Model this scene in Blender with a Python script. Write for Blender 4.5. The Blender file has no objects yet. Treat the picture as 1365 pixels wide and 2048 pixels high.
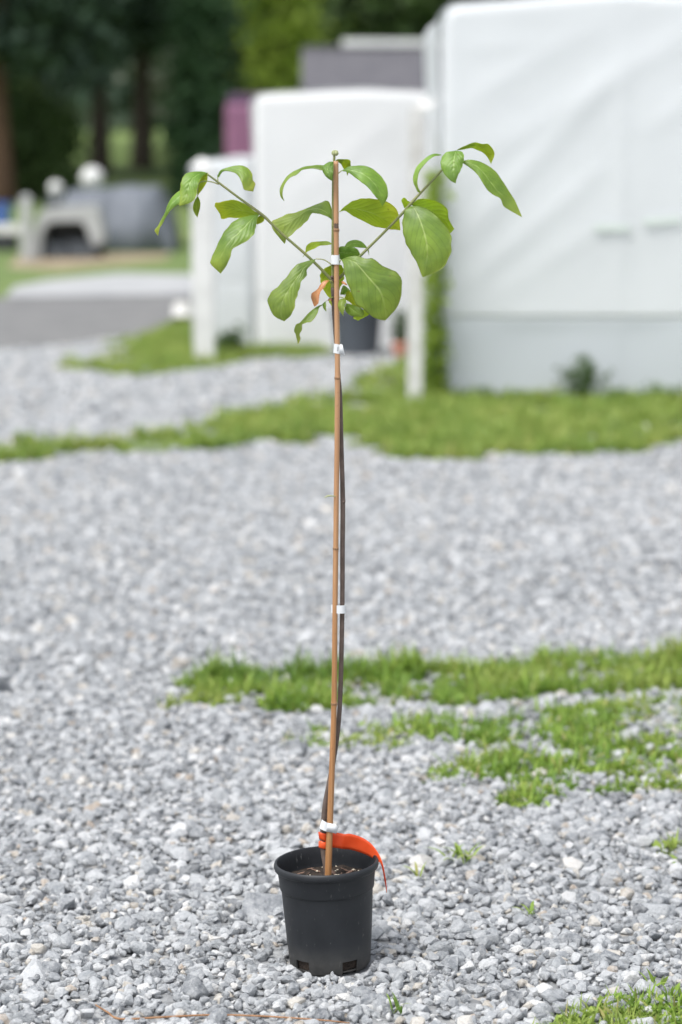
import bpy, bmesh, math, random
import numpy as np
from mathutils import Vector, Matrix, Euler, noise as mnoise

R = math.radians
random.seed(7)
rng = np.random.default_rng(11)
sc = bpy.context.scene
col = sc.collection

# ------------------------------------------------------------------ camera
CAM_H, PITCH, FPX = 1.37, R(8.7), 85.0 / 36.0 * 2048.0
cam_d = bpy.data.cameras.new('camera')
cam = bpy.data.objects.new('camera', cam_d)
col.objects.link(cam)
cam.location = (0, 0, CAM_H)
cam.rotation_euler = (math.pi / 2 - PITCH, 0, 0)
cam_d.sensor_fit = 'VERTICAL'
cam_d.sensor_height = 36.0
cam_d.sensor_width = 24.0
cam_d.lens = 85.0
cam_d.clip_start = 0.1
cam_d.clip_end = 2000
PY = 3.9                                   # distance of the plant
cam_d.dof.use_dof = True
cam_d.dof.focus_distance = 3.99
cam_d.dof.aperture_fstop = 2.6
cam_d.dof.aperture_blades = 9
sc.camera = cam

# ------------------------------------------------------------------ sky, sun, exposure
SUN_EL, SUN_AZ = R(61), R(222)             # azimuth the light comes from (high, behind the camera, to its left)
w = bpy.data.worlds.new('World')
sc.world = w
w.use_nodes = True
nt = w.node_tree
bg = nt.nodes['Background']
sky = nt.nodes.new('ShaderNodeTexSky')
sky.sky_type = 'NISHITA'
sky.sun_disc = False
sky.sun_elevation = SUN_EL
sky.sun_rotation = SUN_AZ
sky.air_density = 1.0
sky.dust_density = 3.0
sky.ozone_density = 1.0
hs = nt.nodes.new('ShaderNodeHueSaturation')      # overcast: a nearly colourless sky
hs.inputs['Saturation'].default_value = 0.30
nt.links.new(sky.outputs[0], hs.inputs['Color'])
nt.links.new(hs.outputs[0], bg.inputs['Color'])
bg.inputs['Strength'].default_value = 0.15
sl = bpy.data.lights.new('sun', 'SUN')
sl.energy = 1.5
sl.angle = R(30)
sl.color = (1.0, 0.97, 0.92)
so = bpy.data.objects.new('sun', sl)
col.objects.link(so)
so.location = (-3, -6, 10)
sd = Vector((math.sin(SUN_AZ) * math.cos(SUN_EL), math.cos(SUN_AZ) * math.cos(SUN_EL), math.sin(SUN_EL)))
so.rotation_euler = sd.to_track_quat('Z', 'Y').to_euler()
sc.view_settings.view_transform = 'Standard'
sc.view_settings.look = 'None'
sc.view_settings.gamma = 1.0
sc.view_settings.exposure = 0.86
sc.view_settings.use_curve_mapping = False

# ------------------------------------------------------------------ helpers
def ray(px, py):
    a = (px - 682.5) / FPX
    b = -(py - 1024.0) / FPX
    return Vector((a, b * math.sin(PITCH) + math.cos(PITCH), b * math.cos(PITCH) - math.sin(PITCH)))

def at(px, py, Y):
    d = ray(px, py)
    t = Y / d.y
    return Vector((d.x * t, Y, CAM_H + d.z * t))

def gnd(px, py, z=0.0):
    d = ray(px, py)
    t = (z - CAM_H) / d.z
    return Vector((d.x * t, d.y * t, z))

def mesh_obj(name, verts, faces, mat=None, parent=None, smooth=False, loc=None):
    me = bpy.data.meshes.new(name)
    me.from_pydata([tuple(v) for v in verts], [], faces)
    me.update()
    if smooth:
        me.polygons.foreach_set('use_smooth', [True] * len(me.polygons))
    o = bpy.data.objects.new(name, me)
    col.objects.link(o)
    if mat:
        me.materials.append(mat)
    if parent:
        o.parent = parent
    if loc is not None:
        o.location = loc
    return o

def bm_obj(name, bm, mat=None, parent=None, smooth=False, loc=None):
    me = bpy.data.meshes.new(name)
    bm.to_mesh(me)
    bm.free()
    if smooth:
        me.polygons.foreach_set('use_smooth', [True] * len(me.polygons))
    o = bpy.data.objects.new(name, me)
    col.objects.link(o)
    if mat:
        me.materials.append(mat)
    if parent:
        o.parent = parent
    if loc is not None:
        o.location = loc
    return o

def empty(name, loc=(0, 0, 0), rz=0.0):
    o = bpy.data.objects.new(name, None)
    col.objects.link(o)
    o.location = loc
    o.rotation_euler = (0, 0, rz)
    o.empty_display_size = 0.1
    return o

def tag(o, label=None, cat=None, group=None, kind=None):
    if label: o['label'] = label
    if cat: o['category'] = cat
    if group: o['group'] = group
    if kind: o['kind'] = kind
    return o

def catmull(P, n):
    P = np.asarray(P, float)
    m = len(P)
    ext = np.vstack([2 * P[0] - P[1], P, 2 * P[-1] - P[-2]])
    t = np.linspace(0, m - 1 - 1e-9, n)
    i = t.astype(int)
    f = (t - i).reshape([-1] + [1] * (P.ndim - 1))
    p0, p1, p2, p3 = ext[i], ext[i + 1], ext[i + 2], ext[i + 3]
    return 0.5 * ((2 * p1) + (-p0 + p2) * f + (2 * p0 - 5 * p1 + 4 * p2 - p3) * f ** 2 + (-p0 + 3 * p1 - 3 * p2 + p3) * f ** 3)

def tube_data(pts, radii, seg=10):
    pts = [Vector(p) for p in pts]
    verts, faces = [], []
    up = Vector((0.31, 0.87, 0.38)).normalized()
    for i, p in enumerate(pts):
        t = (pts[min(i + 1, len(pts) - 1)] - pts[max(i - 1, 0)]).normalized()
        a = t.cross(up)
        if a.length < 1e-4: a = t.cross(Vector((1, 0, 0)))
        a.normalize()
        b = t.cross(a)
        for k in range(seg):
            th = 2 * math.pi * k / seg
            verts.append(p + (a * math.cos(th) + b * math.sin(th)) * radii[i])
    for i in range(len(pts) - 1):
        for k in range(seg):
            k2 = (k + 1) % seg
            faces.append((i * seg + k, i * seg + k2, (i + 1) * seg + k2, (i + 1) * seg + k))
    faces.append(tuple(range(seg))[::-1])
    faces.append(tuple((len(pts) - 1) * seg + k for k in range(seg)))
    return verts, faces

def tube(name, pts, radii, mat, parent=None, seg=10, n=None):
    if n:
        pts = catmull(np.array([tuple(p) for p in pts]), n)
        radii = np.interp(np.linspace(0, 1, n), np.linspace(0, 1, len(radii)), radii)
    v, f = tube_data(pts, radii, seg)
    return mesh_obj(name, v, f, mat, parent, smooth=True)

def box_bm(bm, x0, x1, y0, y1, z0, z1, bev=0.0):
    vs = [bm.verts.new(p) for p in ((x0, y0, z0), (x1, y0, z0), (x1, y1, z0), (x0, y1, z0), (x0, y0, z1), (x1, y0, z1), (x1, y1, z1), (x0, y1, z1))]
    fs = [bm.faces.new([vs[i] for i in q]) for q in ((3, 2, 1, 0), (4, 5, 6, 7), (0, 1, 5, 4), (1, 2, 6, 5), (2, 3, 7, 6), (3, 0, 4, 7))]
    if bev:
        es = list({e for f in fs for e in f.edges})
        bmesh.ops.bevel(bm, geom=es, offset=bev, segments=2, affect='EDGES', profile=0.6)

def inpoly(x, y, poly):
    x = np.asarray(x); y = np.asarray(y)
    c = np.zeros(x.shape, bool)
    n = len(poly)
    for i in range(n):
        x1, y1 = poly[i][0], poly[i][1]
        x2, y2 = poly[(i + 1) % n][0], poly[(i + 1) % n][1]
        if y1 == y2: continue
        k = ((y1 > y) != (y2 > y)) & (x < (x2 - x1) * (y - y1) / (y2 - y1) + x1)
        c ^= k
    return c

def ragged(x, y, poly, amp):
    """point-in-outline test with an uneven, natural edge"""
    x = np.asarray(x); y = np.asarray(y)
    dx = np.array([mnoise.noise(Vector((p * 3.1, q * 3.1, 11.0))) + .5 * mnoise.noise(Vector((p * 9, q * 9, 4.0))) for p, q in zip(x, y)])
    dy = np.array([mnoise.noise(Vector((p * 3.1, q * 3.1, 29.0))) + .5 * mnoise.noise(Vector((p * 9, q * 9, 8.0))) for p, q in zip(x, y)])
    return inpoly(x + dx * amp, y + dy * amp, poly)

RAG = {'A': .10, 'B': .10, 'B2': .06, 'C': .02, 'D': .04, 'E': .36, 'F': .30}

# ------------------------------------------------------------------ materials
def mat_new(name):
    m = bpy.data.materials.new(name)
    m.use_nodes = True
    return m, m.node_tree, m.node_tree.nodes['Principled BSDF']

def N(nt, t, **kw):
    n = nt.nodes.new(t)
    for k, v in kw.items():
        setattr(n, k, v)
    return n

def ramp(nt, fac, stops):
    r = N(nt, 'ShaderNodeValToRGB')
    e = r.color_ramp.elements
    while len(e) < len(stops): e.new(0.5)
    for i, (p, c) in enumerate(stops):
        e[i].position = p
        e[i].color = (*c, 1) if len(c) == 3 else c
    nt.links.new(fac, r.inputs[0])
    return r.outputs[0]

def mixc(nt, fac, a, b, mode='MIX'):
    m = N(nt, 'ShaderNodeMix', data_type='RGBA', blend_type=mode)
    for sock, v in ((m.inputs[0], fac), (m.inputs[6], a), (m.inputs[7], b)):
        if hasattr(v, 'links') or hasattr(v, 'is_linked'): nt.links.new(v, sock)
        elif isinstance(v, (int, float)): sock.default_value = v
        else: sock.default_value = (*v, 1)
    return m.outputs[2]

def math_(nt, op, a, b=None, c=None):
    m = N(nt, 'ShaderNodeMath', operation=op)
    for i, v in enumerate((a, b, c)):
        if v is None: continue
        if isinstance(v, (int, float)): m.inputs[i].default_value = v
        else: nt.links.new(v, m.inputs[i])
    return m.outputs[0]

def noise(nt, scale, detail=4, vec=None, rough=0.55, w=None, dist=0.0):
    n = N(nt, 'ShaderNodeTexNoise')
    if w is not None:
        n.noise_dimensions = '4D'
        nt.links.new(w, n.inputs['W'])
    n.inputs['Scale'].default_value = scale
    n.inputs['Detail'].default_value = detail
    n.inputs['Roughness'].default_value = rough
    n.inputs['Distortion'].default_value = dist
    if vec is not None: nt.links.new(vec, n.inputs['Vector'])
    return n.outputs['Fac']

def objco(nt):
    return N(nt, 'ShaderNodeTexCoord').outputs['Object']

def bump(nt, bs, h, strength=0.3, dist=0.01):
    b = N(nt, 'ShaderNodeBump')
    b.inputs['Strength'].default_value = strength
    b.inputs['Distance'].default_value = dist
    nt.links.new(h, b.inputs['Height'])
    nt.links.new(b.outputs[0], bs.inputs['Normal'])

def simple(name, c1, c2, scale=20, rough=0.6, bstr=0.2, bdist=0.003, detail=5, spec=0.4):
    m, nt, bs = mat_new(name)
    co = objco(nt)
    f = noise(nt, scale, detail, co)
    nt.links.new(ramp(nt, f, [(0.3, c1), (0.7, c2)]), bs.inputs['Base Color'])
    bs.inputs['Roughness'].default_value = rough
    bs.inputs['Specular IOR Level'].default_value = spec
    if bstr:
        bump(nt, bs, noise(nt, scale * 3, 4, co), bstr, bdist)
    return m

def translucent_mix(nt, bs, color, fac):
    t = N(nt, 'ShaderNodeBsdfTranslucent')
    if isinstance(color, tuple): t.inputs['Color'].default_value = (*color, 1)
    else: nt.links.new(color, t.inputs['Color'])
    mx = N(nt, 'ShaderNodeMixShader')
    mx.inputs[0].default_value = fac
    nt.links.new(bs.outputs[0], mx.inputs[1])
    nt.links.new(t.outputs[0], mx.inputs[2])
    nt.links.new(mx.outputs[0], nt.nodes['Material Output'].inputs['Surface'])
    return t

# stone
def stone_mat():
    m, nt, bs = mat_new('grey_stone')
    oi = N(nt, 'ShaderNodeObjectInfo')
    rnd = oi.outputs['Random']
    co = objco(nt)
    w_ = math_(nt, 'MULTIPLY', rnd, 57.0)
    base = ramp(nt, rnd, [(0.0, (.085, .096, .11)), (0.14, (.185, .202, .222)), (0.38, (.285, .305, .325)), (0.64, (.39, .41, .43)),
                          (0.86, (.53, .545, .557)), (0.93, (.66, .66, .65)), (0.955, (.52, .48, .41)), (0.985, (.42, .375, .31)), (1.0, (.40, .31, .23))])
    n1 = noise(nt, 1.6, 5, co, 0.62, w_, 0.6)
    c = mixc(nt, ramp(nt, n1, [(0.36, (0, 0, 0)), (0.66, (1, 1, 1))]), base, mixc(nt, 0.5, base, (.70, .71, .72)))
    # bands of darker mineral
    mp = N(nt, 'ShaderNodeMapping')
    mp.inputs['Scale'].default_value = (0.7, 0.7, 4.5)
    nt.links.new(co, mp.inputs['Vector'])
    n2 = noise(nt, 1.5, 5, mp.outputs[0], 0.6, w_, 1.2)
    c = mixc(nt, ramp(nt, n2, [(0.50, (0, 0, 0)), (0.74, (.55, .55, .55))]), c, mixc(nt, 0.45, base, (.10, .11, .125)))
    n3 = noise(nt, 11, 4, co, 0.7, w_)
    c = mixc(nt, ramp(nt, n3, [(0.55, (0, 0, 0)), (0.72, (.5, .5, .5))]), c, (.17, .18, .195))
    c = mixc(nt, ramp(nt, n3, [(0.30, (.45, .45, .45)), (0.44, (0, 0, 0))]), c, (.70, .71, .71))
    nt.links.new(c, bs.inputs['Base Color'])
    bs.inputs['Roughness'].default_value = 0.72
    bs.inputs['Specular IOR Level'].default_value = 0.3
    bump(nt, bs, noise(nt, 5, 6, co, 0.65, w_), 0.5, 0.12)
    return m

M_stone = stone_mat()

def ground_gravel_mat():
    m, nt, bs = mat_new('gravel_bed')
    co = objco(nt)
    v = N(nt, 'ShaderNodeTexVoronoi')
    v.inputs['Scale'].default_value = 48
    nt.links.new(co, v.inputs['Vector'])
    sep = N(nt, 'ShaderNodeSeparateColor')
    nt.links.new(v.outputs['Color'], sep.inputs[0])
    c = ramp(nt, sep.outputs[0], [(0.0, (.09, .096, .105)), (0.5, (.20, .21, .222)), (0.85, (.32, .33, .338)), (1.0, (.30, .265, .22))])
    n = noise(nt, 1.3, 5, co)
    c = mixc(nt, 0.35, c, ramp(nt, n, [(0.35, (.26, .27, .28)), (0.65, (.40, .405, .40))]))
    nt.links.new(c, bs.inputs['Base Color'])
    bs.inputs['Roughness'].default_value = 0.85
    inv = math_(nt, 'SUBTRACT', 1.0, v.outputs['Distance'])
    bump(nt, bs, inv, 0.8, 0.01)
    return m

M_gravelbed = ground_gravel_mat()

def lawn_mat(name, stops, scale):
    m, nt, bs = mat_new(name)
    co = objco(nt)
    n = noise(nt, scale, 6, co, 0.6)
    n2 = noise(nt, scale * 14, 3, co, 0.6)
    c = ramp(nt, n, stops)
    c = mixc(nt, ramp(nt, n2, [(0.4, (0, 0, 0)), (0.65, (.55, .55, .55))]), c, stops[0][1])
    nt.links.new(c, bs.inputs['Base Color'])
    bs.inputs['Roughness'].default_value = 0.9
    bump(nt, bs, n2, 0.8, 0.02)
    return m

M_lawn = lawn_mat('lawn', [(0.3, (.075, .12, .03)), (0.5, (.12, .18, .045)), (0.72, (.17, .20, .07))], 0.55)
M_turfsoil = lawn_mat('turf_soil', [(0.3, (.10, .13, .045)), (0.5, (.13, .20, .05)), (0.75, (.22, .21, .13))], 3.0)
M_wood_floor = lawn_mat('woodland_floor', [(0.3, (.02, .035, .018)), (0.5, (.03, .05, .022)), (0.72, (.05, .06, .03))], 0.3)
M_road = simple('road_surface', (.13, .132, .134), (.19, .19, .188), 3.5, 0.9, 0.5, 0.01)
M_path = simple('pale_paving', (.30, .31, .318), (.38, .386, .392), 2.5, 0.85, 0.3, 0.006)
M_dirt = simple('bare_dirt', (.22, .17, .11), (.32, .27, .18), 3.0, 0.95, 0.4, 0.01)

def grass_mat(name, cols, yellow=0.12):
    m, nt, bs = mat_new(name)
    oi = N(nt, 'ShaderNodeObjectInfo')
    uv = N(nt, 'ShaderNodeUVMap')
    sep = N(nt, 'ShaderNodeSeparateXYZ')
    nt.links.new(uv.outputs[0], sep.inputs[0])
    r = math_(nt, 'FRACT', math_(nt, 'ADD', oi.outputs['Random'], math_(nt, 'MULTIPLY', sep.outputs[0], 7.31)))
    c = ramp(nt, r, [(0.0, cols[0]), (0.40, cols[1]), (0.72, cols[2]), (0.90 - yellow * 0.2, cols[2]), (0.93, (.30, .33, .09)), (1.0, (.40, .31, .15))])
    c = mixc(nt, math_(nt, 'MULTIPLY', sep.outputs[1], 0.25), c, (.34, .42, .10))
    pos = N(nt, 'ShaderNodeNewGeometry').outputs['Position']
    pn = noise(nt, 3.2, 5, pos, 0.65)                 # drier and lusher growth across the ground
    c = mixc(nt, ramp(nt, pn, [(0.48, (0, 0, 0)), (0.68, (.65, .65, .65))]), c, (.38, .40, .12))
    c = mixc(nt, ramp(nt, pn, [(0.34, (.6, .6, .6)), (0.46, (0, 0, 0))]), c, (.065, .15, .035))
    nt.links.new(c, bs.inputs['Base Color'])
    bs.inputs['Roughness'].default_value = 0.5
    bs.inputs['Specular IOR Level'].default_value = 0.3
    translucent_mix(nt, bs, mixc(nt, 0.4, c, (.30, .48, .06)), 0.35)
    return m

M_grass = grass_mat('grass_blade', [(.07, .15, .028), (.16, .29, .045), (.28, .42, .07)])
M_grass_far = grass_mat('grass_blade_far', [(.11, .20, .04), (.21, .325, .065), (.33, .42, .11)], 0.6)

def foliage_mat(name, c1, c2, c3, trans=0.25):
    m, nt, bs = mat_new(name)
    co = objco(nt)
    n = noise(nt, 0.9, 4, co, 0.6)
    n2 = noise(nt, 9.0, 2, co)
    f = math_(nt, 'ADD', math_(nt, 'MULTIPLY', n, 0.65), math_(nt, 'MULTIPLY', n2, 0.35))
    c = ramp(nt, f, [(0.36, c1), (0.5, c2), (0.64, c3)])
    nt.links.new(c, bs.inputs['Base Color'])
    bs.inputs['Roughness'].default_value = 0.55
    bs.inputs['Specular IOR Level'].default_value = 0.25
    translucent_mix(nt, bs, mixc(nt, 0.3, c, (.2, .32, .05)), trans)
    return m

M_fol_dark = foliage_mat('foliage_dark', (.028, .052, .038), (.042, .076, .050), (.064, .104, .060), 0.12)
M_fol_blue = foliage_mat('foliage_blue_green', (.038, .068, .052), (.058, .098, .072), (.09, .13, .09), 0.12)
M_fol_mid = foliage_mat('foliage_mid', (.04, .075, .025), (.06, .105, .032), (.09, .14, .045), 0.2)
M_fol_grey = foliage_mat('foliage_grey', (.11, .13, .105), (.15, .17, .13), (.19, .21, .16), 0.2)
M_fol_lime = foliage_mat('foliage_lime', (.18, .26, .035), (.29, .40, .06), (.42, .52, .10), 0.4)
M_fol_column = foliage_mat('foliage_column', (.022, .055, .024), (.034, .078, .032), (.05, .10, .04), 0.12)
M_fol_weed = foliage_mat('foliage_weed', (.06, .12, .03), (.10, .18, .045), (.16, .26, .06), 0.3)
M_bark = simple('bark', (.045, .035, .028), (.09, .07, .055), 8, 0.9, 0.6, 0.02)
M_bark_brown = simple('bark_brown', (.09, .055, .035), (.16, .095, .06), 6, 0.9, 0.6, 0.02)

def film_mat(name, c, trans=0.3, rough=0.38):
    m, nt, bs = mat_new(name)
    co = objco(nt)
    n = noise(nt, 1.8, 4, co)
    cc = ramp(nt, n, [(0.3, tuple(x * 0.955 for x in c)), (0.7, c)])
    nt.links.new(cc, bs.inputs['Base Color'])
    bs.inputs['Roughness'].default_value = rough
    bs.inputs['Specular IOR Level'].default_value = 0.45
    bump(nt, bs, noise(nt, 6, 3, co), 0.12, 0.02)
    translucent_mix(nt, bs, c, trans)
    return m

M_film = film_mat('white_film', (.795, .822, .845), 0.30)
M_film_bright = film_mat('bright_white_film', (.88, .89, .90), 0.30)
M_film_skirt = film_mat('grey_white_film', (.66, .70, .735), 0.3)
M_paint = simple('white_paint', (.55, .555, .55), (.70, .705, .70), 7, 0.6, 0.2, 0.003)
M_paint_grey = simple('greyed_white_paint', (.32, .33, .335), (.42, .43, .435), 7, 0.6, 0.2, 0.003)
M_paint_old = simple('old_white_paint', (.46, .45, .43), (.66, .665, .66), 9, 0.7, 0.3, 0.003)
M_roof = simple('dark_shingle', (.085, .085, .098), (.125, .122, .135), 6, 0.85, 0.4, 0.01)
M_siding = simple('grey_siding', (.30, .30, .31), (.38, .38, .38), 4, 0.8, 0.2, 0.005)
M_metal_pale = simple('pale_metal', (.55, .56, .57), (.66, .67, .68), 4, 0.45, 0.1, 0.003)
M_mauve = simple('mauve_plastic', (.20, .085, .16), (.26, .115, .20), 3, 0.5, 0.1, 0.003)
M_purple = simple('dark_purple_plastic', (.06, .03, .07), (.09, .045, .10), 3, 0.5, 0.1, 0.003)
M_shade = simple('dark_shade_cloth', (.10, .115, .14), (.15, .165, .19), 5, 0.7, 0.4, 0.01)
M_dark = simple('dark_plastic', (.018, .020, .024), (.035, .037, .042), 5, 0.5, 0.1, 0.003)
M_binplastic = simple('slate_plastic', (.062, .072, .088), (.085, .096, .113), 4, 0.5, 0.1, 0.003)
M_blue = simple('blue_plastic', (.05, .13, .42), (.07, .18, .52), 4, 0.5, 0.1, 0.002)
M_terracotta = simple('terracotta', (.45, .20, .14), (.56, .28, .20), 6, 0.8, 0.2, 0.002)
M_greentape = simple('pale_green_tape', (.56, .635, .60), (.62, .68, .65), 6, 0.5, 0.1, 0.001)

# ------------------------------------------------------------------ terrain
def gz(y):
    """height of the ground: level yard, lawn rising behind it, wooded slope beyond"""
    y = np.asarray(y, float)
    z = np.where(y > 31, (y - 31) * 0.044, 0.0)
    z = np.where(y > 70, 39 * 0.044 + (y - 70) * 0.26, z)
    z = np.where(y > 150, 39 * 0.044 + 80 * 0.26 + (y - 150) * 0.02, z)
    return z

def sheet(name, xs, ys, mat, jitter=0.0):
    X, Y = np.meshgrid(xs, ys)
    Z = gz(Y)
    if jitter:
        Z = Z + np.where(Y > 33, jitter * np.sin(X * .31 + 1.3) * np.sin(Y * .23), 0)
    V = np.stack([X.ravel(), Y.ravel(), Z.ravel()], 1)
    nx, ny = len(xs), len(ys)
    F = [(j * nx + i, j * nx + i + 1, (j + 1) * nx + i + 1, (j + 1) * nx + i) for j in range(ny - 1) for i in range(nx - 1)]
    o = mesh_obj(name, V, F, mat, smooth=True)
    return tag(o, kind='structure')

g = sheet('ground', np.linspace(-260, 260, 66), [-60, -20, 0, 10, 20, 31, 34, 38, 42, 46, 50, 54, 58, 62, 66, 70], M_lawn)
h_ = sheet('wooded_hill', np.linspace(-260, 260, 66), [70, 74, 80, 88, 100, 120, 150, 210, 400], M_wood_floor)

def flat(name, pts, z, mat):
    V = [(p[0], p[1], z) for p in pts]
    o = mesh_obj(name, V, [tuple(range(len(V)))], mat)
    if o.data.polygons[0].normal.z < 0:
        o.data.flip_normals()
    return tag(o, kind='structure')

def gp(*pts):
    return [tuple(gnd(x, y))[:2] for x, y in pts]

yard_back = gp((-500, 700), (0, 702), (150, 688), (280, 668), (400, 668))
yard = [(-16, -12), (16, -12), (16, 19.5), (3.5, 19.5), (-0.6, 19.5)] + yard_back[::-1]
o_yard = flat('gravel_yard', yard, 0.004, M_gravelbed)
road = gp((-700, 712), (0, 706), (150, 692), (280, 672), (385, 645), (400, 592), (0, 598), (-700, 604))
flat('road', road, 0.008, M_road)
flat('path', gp((10, 597), (400, 591), (460, 552), (240, 548), (90, 563), (30, 575)), 0.012, M_path)
flat('dirt_strip', gp((15, 536), (120, 540), (330, 520), (345, 508), (40, 508)), 0.004, M_dirt)

# grass verges (outlines on the ground)
POLY = {
    'A': gp((318, 1428), (360, 1385), (420, 1352), (560, 1350), (760, 1348), (1000, 1340), (1240, 1328), (1560, 1305), (1560, 1368), (1240, 1388), (1080, 1402), (950, 1418), (760, 1425), (600, 1436), (520, 1440), (430, 1424), (370, 1420)),
    'B': gp((800, 1460), (960, 1450), (1080, 1438), (1240, 1425), (1560, 1395), (1560, 1640), (1365, 1600), (1240, 1600), (1130, 1625), (1050, 1620), (960, 1595), (880, 1580), (860, 1550), (960, 1530), (1000, 1510), (900, 1502), (800, 1500), (720, 1505)),
    'B2': gp((560, 1480), (620, 1462), (700, 1470), (800, 1470), (860, 1500), (760, 1520), (700, 1508), (610, 1512)),
    'C': gp((1085, 2060), (1160, 2030), (1220, 2012), (1300, 2016), (1420, 2006), (1500, 2010), (1500, 2090), (1060, 2090)),
    'D': gp((1318, 1700), (1500, 1690), (1500, 1800), (1370, 1795), (1345, 1760), (1330, 1735)),
    'E': gp((-200, 915), (0, 906), (130, 898), (260, 882), (380, 866), (480, 838), (600, 820), (700, 800), (760, 775), (800, 735), (860, 730), (920, 735), (1365, 735), (1800, 730), (1800, 870), (1365, 888), (1300, 902), (1220, 920), (1040, 916), (860, 922), (790, 918), (730, 892), (640, 878), (560, 880), (470, 902), (380, 905), (260, 908), (120, 924), (0, 922), (-200, 935)),
    'F': gp((120, 742), (220, 715), (290, 680), (350, 655), (420, 650), (520, 690), (650, 698), (650, 716), (560, 722), (470, 732), (420, 742), (330, 750), (270, 756), (200, 745)),
}
for key, nm in (('E', 'turf_strip'), ('F', 'turf_bank')):
    flat(nm, POLY[key], 0.008 if key == 'E' else 0.016, M_turfsoil)

# ------------------------------------------------------------------ instancing helper for stuff
def scatter(name, P, rot, scl, idx, protos, kind='stuff', parent=None):
    me = bpy.data.meshes.new(name)
    me.vertices.add(len(P))
    me.vertices.foreach_set('co', np.asarray(P, np.float32).ravel())
    a = me.attributes.new('rot', 'FLOAT_VECTOR', 'POINT'); a.data.foreach_set('vector', np.asarray(rot, np.float32).ravel())
    a = me.attributes.new('scl', 'FLOAT_VECTOR', 'POINT'); a.data.foreach_set('vector', np.asarray(scl, np.float32).ravel())
    a = me.attributes.new('idx', 'INT', 'POINT'); a.data.foreach_set('value', np.asarray(idx, np.int32))
    o = bpy.data.objects.new(name, me)
    col.objects.link(o)
    if parent: o.parent = parent
    c = bpy.data.collections.new(name + '_shapes')
    for p in protos: c.objects.link(p)
    ng = bpy.data.node_groups.new(name + '_scatter', 'GeometryNodeTree')
    ng.interface.new_socket('Geometry', in_out='INPUT', socket_type='NodeSocketGeometry')
    ng.interface.new_socket('Geometry', in_out='OUTPUT', socket_type='NodeSocketGeometry')
    gi = ng.nodes.new('NodeGroupInput'); go = ng.nodes.new('NodeGroupOutput')
    ci = ng.nodes.new('GeometryNodeCollectionInfo')
    ci.inputs['Collection'].default_value = c
    ci.inputs['Separate Children'].default_value = True
    ci.inputs['Reset Children'].default_value = True
    ip = ng.nodes.new('GeometryNodeInstanceOnPoints')
    ip.inputs['Pick Instance'].default_value = True
    def na(nm, t):
        n = ng.nodes.new('GeometryNodeInputNamedAttribute')
        n.data_type = t
        n.inputs['Name'].default_value = nm
        return n.outputs['Attribute']
    L = ng.links.new
    L(gi.outputs[0], ip.inputs['Points'])
    L(ci.outputs[0], ip.inputs['Instance'])
    L(na('idx', 'INT'), ip.inputs['Instance Index'])
    L(na('rot', 'FLOAT_VECTOR'), ip.inputs['Rotation'])
    L(na('scl', 'FLOAT_VECTOR'), ip.inputs['Scale'])
    L(ip.outputs[0], go.inputs[0])
    md = o.modifiers.new('scatter', 'NODES')
    md.node_group = ng
    return tag(o, kind=kind)

# ------------------------------------------------------------------ stones
def stone_mesh(i):
    r = random.Random(100 + i)
    bm = bmesh.new()
    k = 15 + i % 5
    for _ in range(k):
        v = Vector((r.gauss(0, 1), r.gauss(0, 1), r.gauss(0, 1))).normalized()
        s = 0.86 + 0.14 * r.random()
        bm.verts.new((v.x * s, v.y * s * (0.62 + 0.3 * r.random()), v.z * s * 0.66))
    bmesh.ops.convex_hull(bm, input=list(bm.verts))
    for v in [v for v in bm.verts if not v.link_faces]: bm.verts.remove(v)
    bmesh.ops.dissolve_limit(bm, angle_limit=R(14), verts=bm.verts, edges=bm.edges)
    bmesh.ops.bevel(bm, geom=list(bm.edges), offset=0.085, segments=2, affect='EDGES', profile=0.6, clamp_overlap=True)
    bmesh.ops.triangulate(bm, faces=bm.faces)
    bmesh.ops.recalc_face_normals(bm, faces=bm.faces)
    for v in bm.verts:
        n = mnoise.noise(v.co * 2.1 + Vector((i * 3.7, 0, 0)))
        v.co *= 1 + 0.10 * n
    me = bpy.data.meshes.new('stone')
    bm.to_mesh(me); bm.free()
    me.polygons.foreach_set('use_smooth', [True] * len(me.polygons))
    me.materials.append(M_stone)
    return me

stone_meshes = [stone_mesh(i) for i in range(22)]
stone_protos = [bpy.data.objects.new('stone_shape_%02d' % i, m) for i, m in enumerate(stone_meshes)]

grass_all = ['A', 'B', 'B2', 'C', 'D', 'E', 'F']

def stone_field(y0, y1, dens, rmean, rspread, zmax, keep):
    n = int(dens * 0.5 * (y1 - y0) * (2 * 0.18 * (y1 + y0) + 4 * 0.75))
    y = np.sqrt(rng.uniform(y0 ** 2, y1 ** 2, n))
    hw = 0.18 * y + 0.75
    x = rng.uniform(-1, 1, n) * hw
    r = rmean * np.exp(rng.normal(0, rspread, n))
    z = rng.uniform(0.0, 1.0, n) * zmax + r * 0.15
    ok = np.ones(n, bool)
    for k in grass_all:
        inside = ragged(x, y, POLY[k], RAG[k])
        ok &= ~inside | (rng.random(n) < keep[k])
    d = np.hypot(x - POT[0], y - POT[1])
    ok &= d > 0.068 + r * 0.75
    P = np.stack([x, y, z], 1)[ok]
    r = r[ok]
    m = len(P)
    rot = np.stack([rng.normal(0, 0.35, m), rng.normal(0, 0.35, m), rng.uniform(0, 6.283, m)], 1)
    s = np.stack([r, r, r * rng.uniform(0.8, 1.15, m)], 1)
    return P, rot, s, rng.integers(0, len(stone_meshes), m)

POT = (at(661, 1950, PY).x, PY)
keep = {'A': .16, 'B': .55, 'B2': .75, 'C': .35, 'D': .5, 'E': .03, 'F': .03}
near = stone_field(3.25, 6.8, 7800, 0.0096, 0.40, 0.013, keep)
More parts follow.
